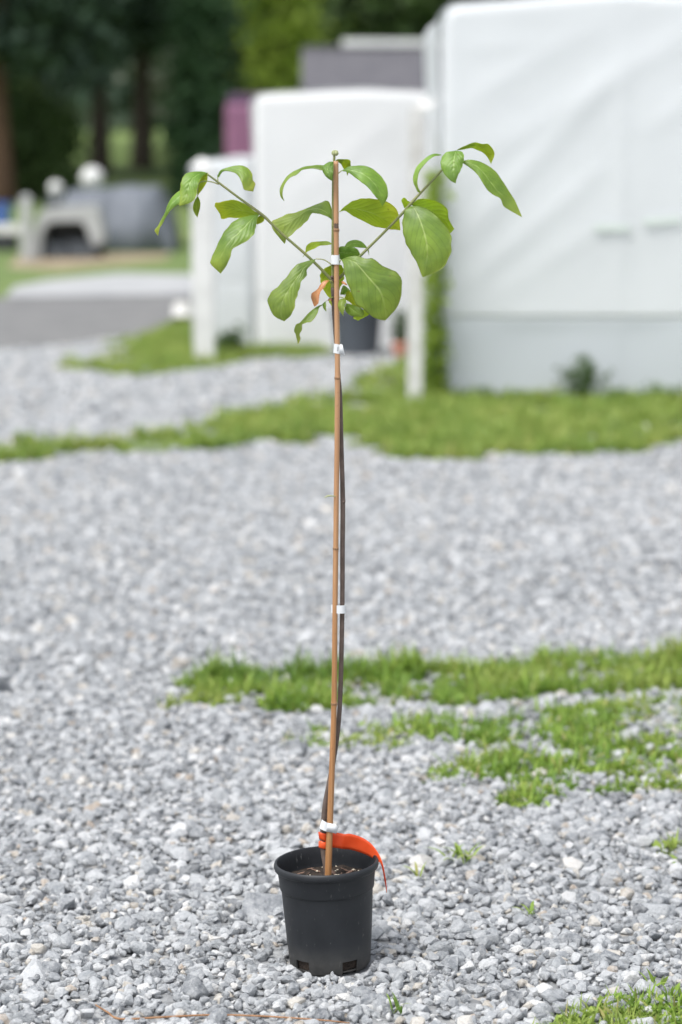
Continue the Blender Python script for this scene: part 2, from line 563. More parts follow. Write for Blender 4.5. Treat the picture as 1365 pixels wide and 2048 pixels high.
# a few bigger ones on top
big = stone_field(3.25, 6.8, 380, 0.0172, 0.2, 0.007, keep)
near = [np.concatenate([a, b]) for a, b in zip(near, big)]
# the 300 stones that show largest, one object each
P, rot, s, idx = near
px = P[:, 0] / P[:, 1]
vis = (np.abs(px) < 0.139) & (P[:, 1] > 3.66) & (P[:, 2] > 0.004)
score = np.where(vis, s[:, 0] / P[:, 1], 0)
pick = np.argsort(-score)[:300]
for k in pick:
    o = bpy.data.objects.new('stone', stone_meshes[int(idx[k])])
    col.objects.link(o)
    o.parent = o_yard
    o.location = P[k]; o.rotation_euler = rot[k]; o.scale = s[k]
rest = np.ones(len(P), bool); rest[pick] = False
gr = scatter('gravel', P[rest], rot[rest], s[rest], idx[rest], stone_protos)
tag(gr, 'crushed grey stone gravel around the black pot', 'gravel')
P, rot, s, idx = stone_field(6.8, 10.9, 3600, 0.0135, 0.32, 0.010, keep)
tag(scatter('gravel', P, rot, s, idx, stone_protos), 'pale grey gravel between the two grass strips', 'gravel')
P, rot, s, idx = stone_field(10.9, 17.5, 1500, 0.020, 0.3, 0.010, keep)
okk = inpoly(P[:, 0], P[:, 1], yard) & ~inpoly(P[:, 0], P[:, 1], road)
tag(scatter('gravel', P[okk], rot[okk], s[okk], idx[okk], stone_protos), 'pale gravel track in front of the white tunnels', 'gravel')

# ------------------------------------------------------------------ grass
def blade_data(r, h, wd, lean, V, F, U, org=(0, 0), seg=4, az=None):
    az = r.uniform(0, 6.283) if az is None else az
    cx, sx = math.cos(az), math.sin(az)
    tw = az + math.pi / 2 + r.uniform(-.5, .5)
    wx, wy = math.cos(tw), math.sin(tw)
    b = len(V)
    hue = r.random()
    bend = lean
    px_, pz_ = 0.0, 0.0
    for i in range(seg + 1):
        t = i / seg
        ang = bend * (0.25 + 1.0 * t)
        if i:
            px_ += math.sin(ang) * h / seg
            pz_ += math.cos(ang) * h / seg
        hw = wd * 0.5 * (1 - t ** 2.2) * (0.7 + 0.6 * min(1, t * 3))
        x, y = org[0] + cx * px_, org[1] + sx * px_
        V.append((x - wx * hw, y - wy * hw, pz_)); U.append((hue, t))
        V.append((x + wx * hw, y + wy * hw, pz_)); U.append((hue, t))
    for i in range(seg):
        F.append((b + 2 * i, b + 2 * i + 1, b + 2 * i + 3, b + 2 * i + 2))

def uv_mesh(name, V, F, U, mat):
    me = bpy.data.meshes.new(name)
    me.from_pydata(V, [], F)
    uvl = me.uv_layers.new(name='UVMap')
    li = np.zeros(len(me.loops), np.int32)
    me.loops.foreach_get('vertex_index', li)
    uvl.data.foreach_set('uv', np.asarray(U, np.float32)[li].ravel())
    me.polygons.foreach_set('use_smooth', [True] * len(me.polygons))
    me.materials.append(mat)
    return me

def tuft_mesh(seed, n, hmin, hmax, wd, spread, mat, leanmax=1.1, name='grass_tuft', broad=0, leanmin=.15):
    r = random.Random(seed)
    V, F, U = [], [], []
    for _ in range(n):
        a, d = r.uniform(0, 6.283), spread * math.sqrt(r.random())
        blade_data(r, r.uniform(hmin, hmax), wd * r.uniform(.6, 1.3), r.uniform(leanmin, leanmax), V, F, U, (d * math.cos(a), d * math.sin(a)))
    for _ in range(broad):           # small rounded leaves (clover, plantain)
        a, d = r.uniform(0, 6.283), spread * 1.2 * math.sqrt(r.random())
        blade_data(r, r.uniform(hmin * .6, hmax * .6), wd * r.uniform(2.6, 4.0), r.uniform(0.6, 1.4), V, F, U, (d * math.cos(a), d * math.sin(a)))
    return uv_mesh(name, V, F, U, mat)

def protos(prefix, count, **kw):
    return [bpy.data.objects.new('%s_shape_%02d' % (prefix, i), tuft_mesh(500 + 13 * i + hash_(prefix), **kw)) for i in range(count)]

def hash_(s_): return sum(ord(c) for c in s_) * 7

tuft_lush = protos('lush_grass', 9, n=12, hmin=.02, hmax=.085, wd=.0046, spread=.020, mat=M_grass, leanmax=1.3, broad=5)
tuft_low = protos('low_grass', 9, n=9, hmin=.012, hmax=.05, wd=.0042, spread=.020, mat=M_grass, leanmax=1.45, broad=7)
tuft_far = protos('far_grass', 6, n=12, hmin=.04, hmax=.11, wd=.008, spread=.035, mat=M_grass_far, leanmax=1.2, broad=3)

def field(name, poly, n, protos_, label, smin=.7, smax=1.25, thin=None, extra=None):
    xs = [p[0] for p in poly]; ys = [p[1] for p in poly]
    xs = [min(xs) - .2, max(xs) + .2]; ys = [min(ys) - .2, max(ys) + .2]
    x = rng.uniform(min(xs), max(xs), n * 3); y = rng.uniform(min(ys), max(ys), n * 3)
    ok = ragged(x, y, poly, next(RAG[k] for k in POLY if POLY[k] is poly))
    if thin:                         # clumpy growth with bare spots
        f = np.array([mnoise.noise(Vector((a * thin[0], b * thin[0], 3.3))) for a, b in zip(x, y)])
        ok &= (f + rng.normal(0, .12, len(x))) > thin[1]
    x, y = x[ok][:n], y[ok][:n]
    m = len(x)
    s = rng.uniform(smin, smax, m)
    if extra is not None: s *= extra(x, y)
    P = np.stack([x, y, np.full(m, 0.004)], 1)
    rot = np.stack([rng.normal(0, .12, m), rng.normal(0, .12, m), rng.uniform(0, 6.283, m)], 1)
    o = scatter(name, P, rot, np.stack([s, s, s], 1), rng.integers(0, len(protos_), m), protos_)
    return tag(o, label, 'grass')

field('grass', POLY['A'], 2000, tuft_lush, 'thick bright green grass strip crossing behind the pot', .45, 1.25, thin=(7, -.28), extra=lambda x, y: 0.78 + 0.55 * np.array([mnoise.noise(Vector((a * 4, b * 4, 0))) for a, b in zip(x, y)]))
field('grass', POLY['B'], 2200, tuft_low, 'patchy low grass and clover with gravel showing through', .55, 1.35, thin=(8, -.09))
field('grass', POLY['B2'], 260, tuft_low, 'thin straggling grass among the stones right of the cane', .6, 1.0, thin=(12, .0))
field('grass', POLY['C'], 620, tuft_low, 'low green grass in front of the gravel at the yard edge', .5, 1.0)
field('grass', POLY['D'], 240, tuft_low, 'sparse grass blades among stones beside the clover patch', .7, 1.1, thin=(10, -.12))
field('grass', POLY['E'], 9000, tuft_far, 'mown green grass verge in front of the white tunnels', .35, 1.15, thin=(2.6, -.2))
field('grass', POLY['F'], 3000, tuft_far, 'green grass bank beside the low white tunnel', .4, .9, thin=(2.0, -.35))
# tall stalks standing up at the left end of the near strip
Pst = []
for px_, py_, k in ((430, 1370, 9), (470, 1365, 6), (595, 1362, 8), (1085, 1350, 5), (1352, 1335, 7)):
    for _ in range(k):
        q = gnd(px_ + random.gauss(0, 9), py_ + random.gauss(0, 5)); Pst.append((q.x, q.y, .004))
m = len(Pst)
sz = rng.uniform(1.0, 1.45, m)
tag(scatter('grass', Pst, np.stack([np.zeros(m), np.zeros(m), rng.uniform(0, 6.28, m)], 1), np.stack([sz * .8, sz * .8, sz], 1), rng.integers(0, 7, m), tuft_lush), 'taller grass stalks rising out of the thick strip', 'grass')

tufts = [(918, 1736, 20, .03, .060, .0055, 'flat-leaved grass tuft alone in gravel, spreading sideways', .03), (838, 1772, 4, .03, .055, .006, 'small upright grass sprig beside the orange ribbon tail', .006),
         (1060, 1846, 6, .02, .035, .006, 'tiny yellow-green grass tuft among grey stones', .01), (785, 2046, 6, .03, .05, .006, 'small grass tuft at the foot of the black pot', .015),
         (1312, 1990, 7, .02, .04, .007, 'broad-bladed grass sprig beside a pale rounded stone', .012)]
for i, (px_, py_, n, h0, h1, wd, lab, sp) in enumerate(tufts):
    me = tuft_mesh(900 + i, n, h0, h1, wd, sp, M_grass, 1.55, leanmin=1.0 if i in (0, 2) else .3)
    o = bpy.data.objects.new('grass_tuft', me); col.objects.link(o)
    q = gnd(px_, py_); o.location = (q.x, q.y, 0.017)
    tag(o, lab, 'grass tuft', 'grass tufts alone in the gravel')

# dead twig on the gravel in front
tw = [gnd(px_, py_, .019) for px_, py_ in ((192, 2010), (215, 2024), (242, 2038), (330, 2034), (420, 2030), (520, 2032), (640, 2040), (700, 2046))]
o = tube('twig', tw, [.0012, .0016, .0018, .0016, .0016, .0015, .0014, .001], simple('dead_twig', (.22, .11, .05), (.34, .19, .10), 60, .8, 0), n=40, seg=6)
tag(o, 'thin reddish-brown dead twig lying across the gravel', 'twig')

# ------------------------------------------------------------------ white tunnels
def profile(w2, he, hp, rs, n=9):
    """half-section of a tunnel, list of (x, z) from left foot over the ridge to right foot"""
    pts = [(-w2, 0.0), (-w2, he * .33), (-w2, he * .66)]
    slope = math.atan2(hp - he, w2)
    c = (-w2 + rs, he - rs * 1.0)
    for i in range(n):
        a = math.pi - (math.pi / 2 - slope) * i / (n - 1)
        pts.append((c[0] + rs * math.cos(a), c[1] + rs * math.sin(a)))
    for t in (0.25, 0.5, 0.75):
        x0, z0 = pts[len(pts) - 1] if t == .25 else (x0, z0)
        pts.append((x0 * (1 - t), z0 + (hp - z0) * t))
    pts.append((0, hp))
    return pts + [(-x, z) for x, z in pts[-2::-1]]

def fold(x, z, lines):
    d = 0.0
    for (x0, z0, x1, z1, amp, wd) in lines:
        dx, dz = x1 - x0, z1 - z0
        L = math.hypot(dx, dz)
        t = ((x - x0) * dx + (z - z0) * dz) / (L * L)
        s = ((x - x0) * dz - (z - z0) * dx) / L
        k = max(0.0, 1 - abs(2 * t - 1) ** 4) if 0 < t < 1 else 0
        d += .36 * amp * k * math.exp(-(s / wd) ** 2)
    return d

def tunnel(name, label, cx, y0, depth, w2, he, hp, rs, m_front, m_side, m_skirt, skirt_h, lines, rz=0, pole=True, group='white film tunnels'):
    t = empty(name, (cx, y0, 0), rz)
    tag(t, label, 'tunnel', group)
    prof = profile(w2, he, hp, rs)
    # cover: sides and roof, slightly sagging between hoops
    ny = 14
    V, F = [], []
    for j in range(ny):
        y = depth * j / (ny - 1)
        for i, (x, z) in enumerate(prof):
            sag = -0.018 * abs(math.sin(math.pi * 2 * j / (ny - 1))) + 0.008 * mnoise.noise(Vector((x * 3, y * 3, z * 3 + cx)))
            k = 1 + sag / max(.3, math.hypot(x, z - he * .5))
            bul = 0.022 * math.exp(-((z - he * .93) / .12) ** 2) * (1 if x > 0 else -1) * (abs(x) > w2 * .8)
            V.append((x * k + bul, y, z * k if z > .02 else z))
    n = len(prof)
    for j in range(ny - 1):
        for i in range(n - 1):
            F.append((j * n + i, j * n + i + 1, (j + 1) * n + i + 1, (j + 1) * n + i))
    o = mesh_obj('cover_film', V, F, m_side, t, smooth=True)
    s = o.modifiers.new('thick', 'SOLIDIFY'); s.thickness = .003
    # end wall: pulled film with folds, upper sheet hanging over a lower skirt
    def topz(x):
        xs = [p[0] for p in prof[3:-3]]; zs = [p[1] for p in prof[3:-3]]
        return float(np.interp(x, xs, zs))
    def wall(nm, z0f, z1f, yo, mat, par):
        nx, nz = 64, 60
        V, F = [], []
        for j in range(nz):
            tj = j / (nz - 1)
            for i in range(nx):
                x = -w2 + 2 * w2 * i / (nx - 1)
                z0, z1 = z0f(x), z1f(x)
                z = z0 + (z1 - z0) * tj
                edge = min(1, 6 * tj * (1 - tj) + .05) * min(1, (w2 - abs(x)) / (w2 * .25) + .05)
                y = yo - edge * (fold(x, z, lines) + .010 * mnoise.noise(Vector((x * 2.2, z * 1.6, cx))))
                er = max(0, 1 - (w2 - abs(x)) / .05)          # the film turns round the corner hoop
                tr = max(0, 1 - (topz(x) - z) / .05) if nm == 'end_wall' else 0
                y += .03 * max(er, tr) ** 2
                V.append((x, y, z))
        for j in range(nz - 1):
            for i in range(nx - 1):
                F.append((j * nx + i, j * nx + i + 1, (j + 1) * nx + i + 1, (j + 1) * nx + i))
        o = mesh_obj(nm, V, F, mat, par, smooth=True)
        s = o.modifiers.new('thick', 'SOLIDIFY'); s.thickness = .002
        return o
    wall('end_wall', lambda x: skirt_h, topz, -.012, m_front, t)
    wall('skirt', lambda x: 0.0, lambda x: skirt_h, -.012, m_skirt, t)
    # frame seen through the film: hoops and ridge
    for y in (0.03, depth * .5, depth - .03):
        tube('hoop', [(x * .985, y + .02, z * .985) for x, z in prof], [.014] * len(prof), M_paint, t, seg=8)
    tube('ridge_pole', [(0, .03, hp * .985 - .03), (0, depth - .03, hp * .985 - .03)], [.014, .014], M_metal_pale, t, seg=8)
    if pole:
        tube('door_pole', [(0, .025, 0), (0, .025, hp - .05)], [.015, .015], M_paint, t, seg=8)
    return t

# big tunnel on the right
cx1 = at(1240, 500, 12.9).x
xl = at(880, 500, 12.9).x
H1 = [(.55, 2.06, -.80, 1.25, .016, .07), (.0, 2.06, -.95, 1.5, .012, .06), (-.02, 1.75, -.97, .72, .020, .06), (-.05, 1.28, -.9, .55, .014, .05),
      (.0, 1.0, -.8, .45, .010, .05), (.0, 2.1, .0, .05, .014, .03), (.9, 2.0, .1, 1.4, .016, .06), (.25, .55, .9, .08, .016, .04), (-.3, 1.9, -.98, 1.85, .010, .05)]
t1 = tunnel('film_tunnel', 'tall white plastic film tunnel with folded end wall and grey skirt', cx1, 12.9, 2.1, cx1 - xl, 2.09, 2.16, .10,
            M_film, M_film, M_film_skirt, 0.44, H1)
for px_, py_, L in ((1225, 455, .19), (1325, 441, .20)):
    a = at(px_, py_, 12.86)
    bm = bmesh.new()
    box_bm(bm, -L / 2, L / 2, -.0015, .0015, -.017, .017)
    o = bm_obj('tape_patch', bm, M_greentape, t1, loc=(a.x - cx1, -.034, a.z))
    o.rotation_euler = (0, R(-4 if px_ > 1300 else 0), 0)

xl2 = at(508, 400, 16.1).x
t2 = tunnel('film_tunnel', 'bright white mid-height film tunnel behind the bamboo cane', xl2 + .72, 16.1, 2.6, .72, 1.69, 1.72, .09,
            M_film_bright, M_film_bright, M_film_bright, .35, [(.3, 1.6, -.6, .9, .01, .08), (-.5, 1.5, -.4, .3, .008, .06), (.2, 1.2, .1, .1, .01, .06)])
xl3 = at(382, 500, 15.9).x
t3 = tunnel('film_tunnel', 'low white film tunnel standing left of the taller ones', (xl3 + xl2) / 2, 16.12, 2.6, (xl2 - xl3) / 2, 1.25, 1.27, .06,
            M_film, M_film, M_film, .45, [(.2, 1.2, -.15, .4, .008, .05)], pole=False)

def post(name, label, px0, py0, px1, py1, Y, wd, mat, brown=None):
    b = at(px0, py0, Y); tp = at(px1, py1, Y)
    b.z = -.15
    bm = bmesh.new()
    h = (tp - b).length
    box_bm(bm, -wd / 2, wd / 2, -wd / 2, wd / 2, 0, h, .006)
    root = empty(name, (b.x, Y, 0))
    o = bm_obj('shaft', bm, mat, root, loc=(0, 0, -.15))
    o.rotation_euler = ((tp - b).to_track_quat('Z', 'Y').to_euler())
    o.rotation_euler.z = 0
    bm = bmesh.new()
    bmesh.ops.create_cone(bm, segments=4, cap_ends=True, radius1=wd * .80, radius2=wd * .10, depth=.05)
    for v in bm.verts: v.co.z += .02
    o2 = bm_obj('cap', bm, mat, root, loc=(tp.x - b.x, 0, tp.z))
    o2.rotation_euler.z = R(45)
    return tag(root, label, 'post')

post('wooden_post', 'grey-white leaning wooden post beside the climbing vine', 830, 815, 848, 215, 12.62, .078, M_paint_old)
post('wooden_post', 'slim grey post half hidden behind the leaning one', 872, 760, 866, 212, 13.9, .05, M_paint_old)
post('wooden_post', 'white square post in front of the low tunnel', 410, 728, 404, 330, 15.1, .125, M_paint)

# ------------------------------------------------------------------ vine and weeds
def leaf_cloud(pts, size, r, droop=0.3):
    V, F = [], []
    for p in pts:
        n = Vector((r.gauss(0, 1), r.gauss(0, 1), r.gauss(0, 1) + droop)).normalized()
        a = n.orthogonal().normalized()
        a = Matrix.Rotation(r.uniform(0, 6.283), 3, n) @ a
        b = n.cross(a)
        s = size * r.uniform(.6, 1.35)
        k = len(V)
        V += [p + a * s, p + b * s * .55 + n * s * .08, p - a * s, p - b * s * .55 + n * s * .08]
        F.append((k, k + 1, k + 2, k + 3))
    return V, F

def plant_clump(name, label, cat, base, h, spread, nst, leaf, nleaf, mat, seed, group=None, taper=.6):
    r = random.Random(seed)
    root = empty(name, base)
    V, F = [], []
    pts = []
    for i in range(nst):
        a = r.uniform(0, 6.283); d = spread * r.random()
        hh = h * r.uniform(.55, 1)
        tip = Vector((math.cos(a) * d, math.sin(a) * d, hh))
        foot = Vector((math.cos(a) * d * .3, math.sin(a) * d * .3, -.02))
        mid = foot.lerp(tip, .5) + Vector((0, 0, hh * .06))
        v, f = tube_data([foot, mid, tip], [.004, .003, .0015], 5)
        k = len(V); V += v; F += [tuple(q + k for q in ff) for ff in f]
        for _ in range(nleaf):
            t = r.random() ** .8
            p = foot.lerp(tip, .08 + .92 * t)
            pts.append(p + Vector((r.gauss(0, 1), r.gauss(0, 1), r.gauss(0, .6))) * leaf * 1.5 * (1 - taper * t * .5))
    mesh_obj('stem', V, F, M_fol_weed, root, smooth=True)
    v, f = leaf_cloud(pts, leaf, r)
    mesh_obj('foliage', v, f, mat, root)
    return tag(root, label, cat, group)

# vine on the corner of the big tunnel
vb = at(868, 790, 12.8)
root = empty('climbing_vine', (vb.x, 12.80, 0))
r = random.Random(5)
for s in range(4):
    pts = [(r.gauss(0, .025), r.gauss(0.05, .03), z) for z in np.linspace(-.02, 1.05 + .12 * s, 9)]
    tube('stem', pts, [.006 - .0005 * i for i in range(9)], M_fol_weed, root, n=30, seg=6)
pts = []
for i in range(1100):
    z = 1.22 * r.random() ** 1.7
    pts.append(Vector((r.gauss(0, .030 + .012 * (z < .3)), r.gauss(.08, .07), z)))
v, f = leaf_cloud(pts, .028, r)
mesh_obj('foliage', v, f, M_fol_lime, root)
tag(root, 'green leafy vine climbing the corner of the tall tunnel', 'vine')

wb = gnd(1150, 792)
plant_clump('weed_clump', 'tall dark green weeds growing against the tall tunnel wall', 'weeds', (wb.x, 12.72, 0), .27, .15, 14, .018, 26, M_fol_mid, 21)
plant_clump('weed_clump', 'short pale weeds at the foot of the tunnel corner', 'weeds', (at(960, 790, 12.75).x, 12.74, 0), .10, .12, 10, .014, 16, M_fol_weed, 22)
plant_clump('weed_clump', 'dark green weeds between the white post and low tunnel', 'weeds', (at(458, 690, 15.6).x, 15.7, 0), .20, .10, 12, .022, 24, M_fol_mid, 23)
plant_clump('weed_clump', 'leafy weeds standing behind the black pots near the leaning post', 'weeds', (at(805, 690, 15.3).x, 15.6, 0), .34, .08, 10, .022, 22, M_fol_mid, 24)
for i, (px_, py_, hh) in enumerate(((1240, 770, .1), (1320, 765, .13), (1050, 795, .08))):
    plant_clump('weed_clump', ['rounded weed clump under the tunnel door seam', 'bushy weeds right of the tunnel door seam', 'low weeds just left of the tall dark weeds'][i], 'weeds', (at(px_, py_, 12.7).x, 12.7, 0), hh, .14, 9, .015, 16, M_fol_weed, 31 + i)

# ------------------------------------------------------------------ containers near the tunnels
def lathe(prof, seg=32):
    V, F = [], []
    n = len(prof)
    for k in range(seg):
        a = 2 * math.pi * k / seg
        for rr, z in prof:
            V.append((rr * math.cos(a), rr * math.sin(a), z))
    for k in range(seg):
        k2 = (k + 1) % seg
        for i in range(n - 1):
            F.append((k * n + i, k2 * n + i, k2 * n + i + 1, k * n + i + 1))
    return V, F

pb = gnd(714, 700)
root = empty('nursery_tub', (pb.x, 15.55, 0.01))
prof = [(.0, .004), (.128, .004), (.135, .012), (.158, .26), (.165, .262), (.168, .268), (.168, .30), (.160, .302), (.156, .295), (.150, .2), (.0, .2)]
v, f = lathe(prof, 40)
mesh_obj('body', v, f, M_binplastic, root, smooth=False)
for s in (-1, 1):
    tube('handle', [(s * .166, -.05, .27), (s * .185, -.03, .262), (s * .190, 0, .26), (s * .185, .03, .262), (s * .166, .05, .27)], [.008] * 5, M_binplastic, root, n=14, seg=6)
tag(root, 'large slate-black nursery tub standing before the bright tunnel', 'tub')

tb = at(803, 700, 15.2)
root = empty('terracotta_pot', (tb.x, 15.3, 0.004))
v, f = lathe([(0, .002), (.038, .002), (.055, .085), (.061, .086), (.061, .11), (.052, .11), (.048, .08), (0, .08)], 24)
mesh_obj('body', v, f, M_terracotta, root)
tag(root, 'small terracotta pot next to the leaning post', 'pot')

def white_globe(label, px_, py_, Y, rad, z0):
    """round white globe on a short flared foot"""
    q = at(px_, py_, Y)
    root = empty('garden_globe', (q.x, Y, z0))
    v, f = lathe([(0, 0), (rad * .72, 0), (rad * .70, rad * .18), (rad * .52, rad * .42), (rad * .5, rad * .62)], 28)
    mesh_obj('foot', v, f, M_paint_grey, root, smooth=True)
    pr = [(rad * math.sin(t), rad * 1.45 - rad * math.cos(t)) for t in np.linspace(.02, math.pi - .001, 18)]
    v, f = lathe(pr, 30)
    mesh_obj('globe', v, f, M_paint, root, smooth=True)
    return tag(root, label, 'globe', 'white globes behind the cloche')

# ------------------------------------------------------------------ low tunnel with dark cloth, far left
Y0 = 28.8
def X(px_, Y=Y0): return at(px_, 400, Y).x
def Z(py_, Y=Y0): return at(600, py_, Y).z
root = empty('low_cloche', (X(130), Y0, 0))
tag(root, 'low white arched cloche with dark opening on the far lawn', 'cloche')
xc = X(130)
outer = [(X(62) - xc, 0), (X(64) - xc, Z(470)), (X(80) - xc, Z(425)), (X(105) - xc, Z(415)), (X(160) - xc, Z(412)), (X(190) - xc, Z(412)), (X(200) - xc, Z(440)), (X(205) - xc, Z(480)), (X(192) - xc, Z(492))]
inner = [(X(80) - xc, 0), (X(84) - xc, Z(470)), (X(95) - xc, Z(448)), (X(112) - xc, Z(444)), (X(140) - xc, Z(443)), (X(164) - xc, Z(444)), (X(172) - xc, Z(458)), (X(182) - xc, Z(484)), (X(186) - xc, Z(491))]
O = catmull(np.array(outer), 40); I = catmull(np.array(inner), 40)
V, F = [], []
for y in (0, .5):
    for a, b in zip(O, I):
        V += [(a[0], y, max(a[1], 0)), (b[0], y, max(b[1], 0))]
n = 80
for i in range(39):
    a = 2 * i
    F += [(a, a + 2, a + 3, a + 1), (n + a, n + a + 1, n + a + 3, n + a + 2), (a, n + a, n + a + 2, a + 2), (a + 1, a + 3, n + a + 3, n + a + 1)]
F += [(0, 1, n + 1, n), (78, n + 78, n + 79, 79)]
mesh_obj('arch', V, F, M_paint_grey, root)
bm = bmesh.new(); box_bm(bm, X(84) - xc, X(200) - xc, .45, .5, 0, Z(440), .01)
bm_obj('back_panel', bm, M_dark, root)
for k, (a, b, zt) in enumerate(((86, 130, 488), (133, 186, 484))):
    bm = bmesh.new(); box_bm(bm, X(a) - xc, X(b) - xc, .08 + .02 * k, .42, 0.0, Z(zt), .012)
    bm_obj('tray', bm, M_binplastic, root)

# dark shade cloth thrown over a heap behind it
root = empty('shade_cloth_heap', (X(250, 30.8), 30.8, 0))
xh = X(250, 30.8)
V, F = [], []
nx, ny = 36, 20
for j in range(ny):
    for i in range(nx):
        u, v_ = i / (nx - 1), j / (ny - 1)
        x = X(112 + (352 - 112) * u, 30.8) - xh
        hgt = (.73 + .10 * u) * (min(1, (u + .02) / .10) ** .5) * (min(1, (1 - u) / .16) ** .55)
        prof_ = min(1, v_ / .22) ** .55 * min(1, (1 - v_) / .22) ** .55
        wr = .05 * mnoise.noise(Vector((x * 3.1, v_ * 5, 1.7))) + .03 * mnoise.noise(Vector((x * 8, v_ * 3, 4.7)))
        V.append((x, -.3 + 1.7 * v_ + .10 * mnoise.noise(Vector((x * 3, v_ * 2, 9))), max(.0, hgt * prof_ + wr * prof_)))
for j in range(ny - 1):
    for i in range(nx - 1):
        F.append((j * nx + i, j * nx + i + 1, (j + 1) * nx + i + 1, (j + 1) * nx + i))
o = mesh_obj('cloth', V, F, M_shade, root, smooth=True)
s = o.modifiers.new('thick', 'SOLIDIFY'); s.thickness = .006
tag(root, 'blue-grey shade cloth draped over a low heap', 'shade cloth')

post('fence_post', 'white fence post beside the low arched cloche', 54, 512, 52, 396, 28.5, .125, M_paint_grey)
bm = bmesh.new(); box_bm(bm, -.9, 0, -.03, .03, .30, .42, .01); 
o = bm_obj('fence_rail', bm, M_paint_old, None, loc=(at(42, 440, 28.6).x, 28.6, 0))
bm = bmesh.new(); box_bm(bm, -.06, .06, -.05, .05, 0, .55, .01)
bm_obj('rail_post', bm, M_paint_old, o, loc=(-.85, .06, -.05))
tag(o, 'weathered pale rail meeting the white fence post', 'fence rail')
white_globe('larger white globe behind the shade cloth heap', 185, 358, 33.0, .155, .66)
white_globe('smaller white globe nearer the white fence post', 112, 378, 32.5, .095, .625)
# plinths under the globes
for px_, Y, zt, lab in ((185, 33.0, .662, 'dark plinth under the larger white globe'), (112, 32.5, .627, 'dark plinth under the smaller white globe')):
    bm = bmesh.new(); box_bm(bm, -.13, .13, -.13, .13, float(gz(Y)) - .05, zt, .01)
    o = bm_obj('plinth', bm, M_binplastic, loc=(at(px_, 380, Y).x, Y, 0))
    tag(o, lab, 'plinth')
q = at(-2, 430, 31.0)
v, f = lathe([(0, 0), (.13, 0), (.16, .30), (.17, .30), (.17, .33), (.155, .33), (.14, .05), (0, .05)], 24)
root = empty('blue_bucket', (q.x, 31.0, .28)); mesh_obj('body', v, f, M_blue, root)
tube('handle', [(.165, 0, .31), (.12, -.10, .26), (0, -.175, .22), (-.12, -.10, .26), (-.165, 0, .31)], [.005] * 5, M_metal_pale, root, n=16, seg=6)
tag(root, 'blue plastic bucket on a dark crate by the rail', 'bucket')
bm = bmesh.new(); box_bm(bm, -.28, .22, -.2, .2, 0, .279, .015)
o = bm_obj('dark_crate', bm, M_dark, loc=(q.x, 31.0, 0)); tag(o, 'low dark crate holding the blue bucket', 'crate')

# white upturned tub beside the road
q = gnd(368, 652)
v, f = lathe([(0, .105), (.05, .103), (.066, .085), (.075, .01), (.083, .008), (.083, 0), (.07, 0)], 28)
o = mesh_obj('upturned_bowl', v, f, M_paint_old, loc=(q.x - .01, q.y, .075), smooth=True)
tag(o, 'small white upturned bowl on a stump by the low tunnel', 'bowl')
v, f = lathe([(0, 0), (.06, 0), (.052, .03), (.05, .076), (0, .076)], 18)
o = mesh_obj('stump', v, f, M_bark, loc=(q.x - .01, q.y, .0)); tag(o, 'short dark stump carrying the white bowl', 'stump')

# ------------------------------------------------------------------ shed with dark roof
Ys = 30.0
root = empty('garden_shed', (at(760, 200, Ys).x, Ys, 0))
tag(root, 'garden shed with dark shingled roof behind the bright tunnel', 'shed')
xa, xb = at(602, 150, Ys).x - root.location.x, at(930, 150, Ys).x - root.location.x
ze, zr = 1.93, 2.54
bm = bmesh.new(); box_bm(bm, xa + .12, xb - .12, .25, 2.2, 0, 1.98); bm_obj('wall', bm, M_siding, root)
roof = None
for s in (0, 1):
    V = []
    rows = 9
    bm = bmesh.new()
    for k in range(rows):
        t0, t1 = k / rows, (k + 1.08) / rows
        y_0, y_1 = (t0 * 1.2, t1 * 1.2) if s == 0 else (2.45 - t0 * 1.2, 2.45 - t1 * 1.2)
        z_0, z_1 = ze + (zr - ze) * t0, ze + (zr - ze) * min(t1, 1.0)
        vs = [bm.verts.new(p) for p in ((xa, y_0, z_0 + .012), (xb, y_0, z_0 + .012), (xb, y_1, z_1), (xa, y_1, z_1), (xa, y_0, z_0 - .012), (xb, y_0, z_0 - .012), (xb, y_1, z_1 - .02), (xa, y_1, z_1 - .02))]
        for qd in ((0, 1, 2, 3), (4, 7, 6, 5), (0, 4, 5, 1), (2, 6, 7, 3), (1, 5, 6, 2), (0, 3, 7, 4)):
            bm.faces.new([vs[i] for i in qd])
    roof = bm_obj('roof', bm, M_roof, root)
bm = bmesh.new(); box_bm(bm, xa, xb, 1.14, 1.31, zr - .012, zr + .03, .01); bm_obj('ridge_cap', bm, M_roof, roof)
bm = bmesh.new(); box_bm(bm, -.4, .4, .235, .247, .02, 1.75); dd = bm_obj('door', bm, M_paint_old, root)
bm = bmesh.new(); box_bm(bm, .28, .32, .20, .234, .85, .98, .005); bm_obj('handle', bm, M_metal_pale, dd)
# pale metal roof of another shed behind it
root = empty('metal_roof_shed', (at(800, 90, 34.5).x, 34.5, 0))
xa, xb = at(684, 90, 34.5).x - root.location.x, at(960, 90, 34.5).x - root.location.x
bm = bmesh.new(); box_bm(bm, xa + .1, xb - .1, .1, 2.0, 0, 2.62); bm_obj('wall', bm, M_siding, root)
bm = bmesh.new(); box_bm(bm, xa, xb, -.1, 2.2, 2.66, 2.79, .02)
o = bm_obj('roof', bm, M_metal_pale, root); o.rotation_euler.x = R(1.5)
tag(root, 'shed with flat pale metal roof behind the dark shingled one', 'shed')

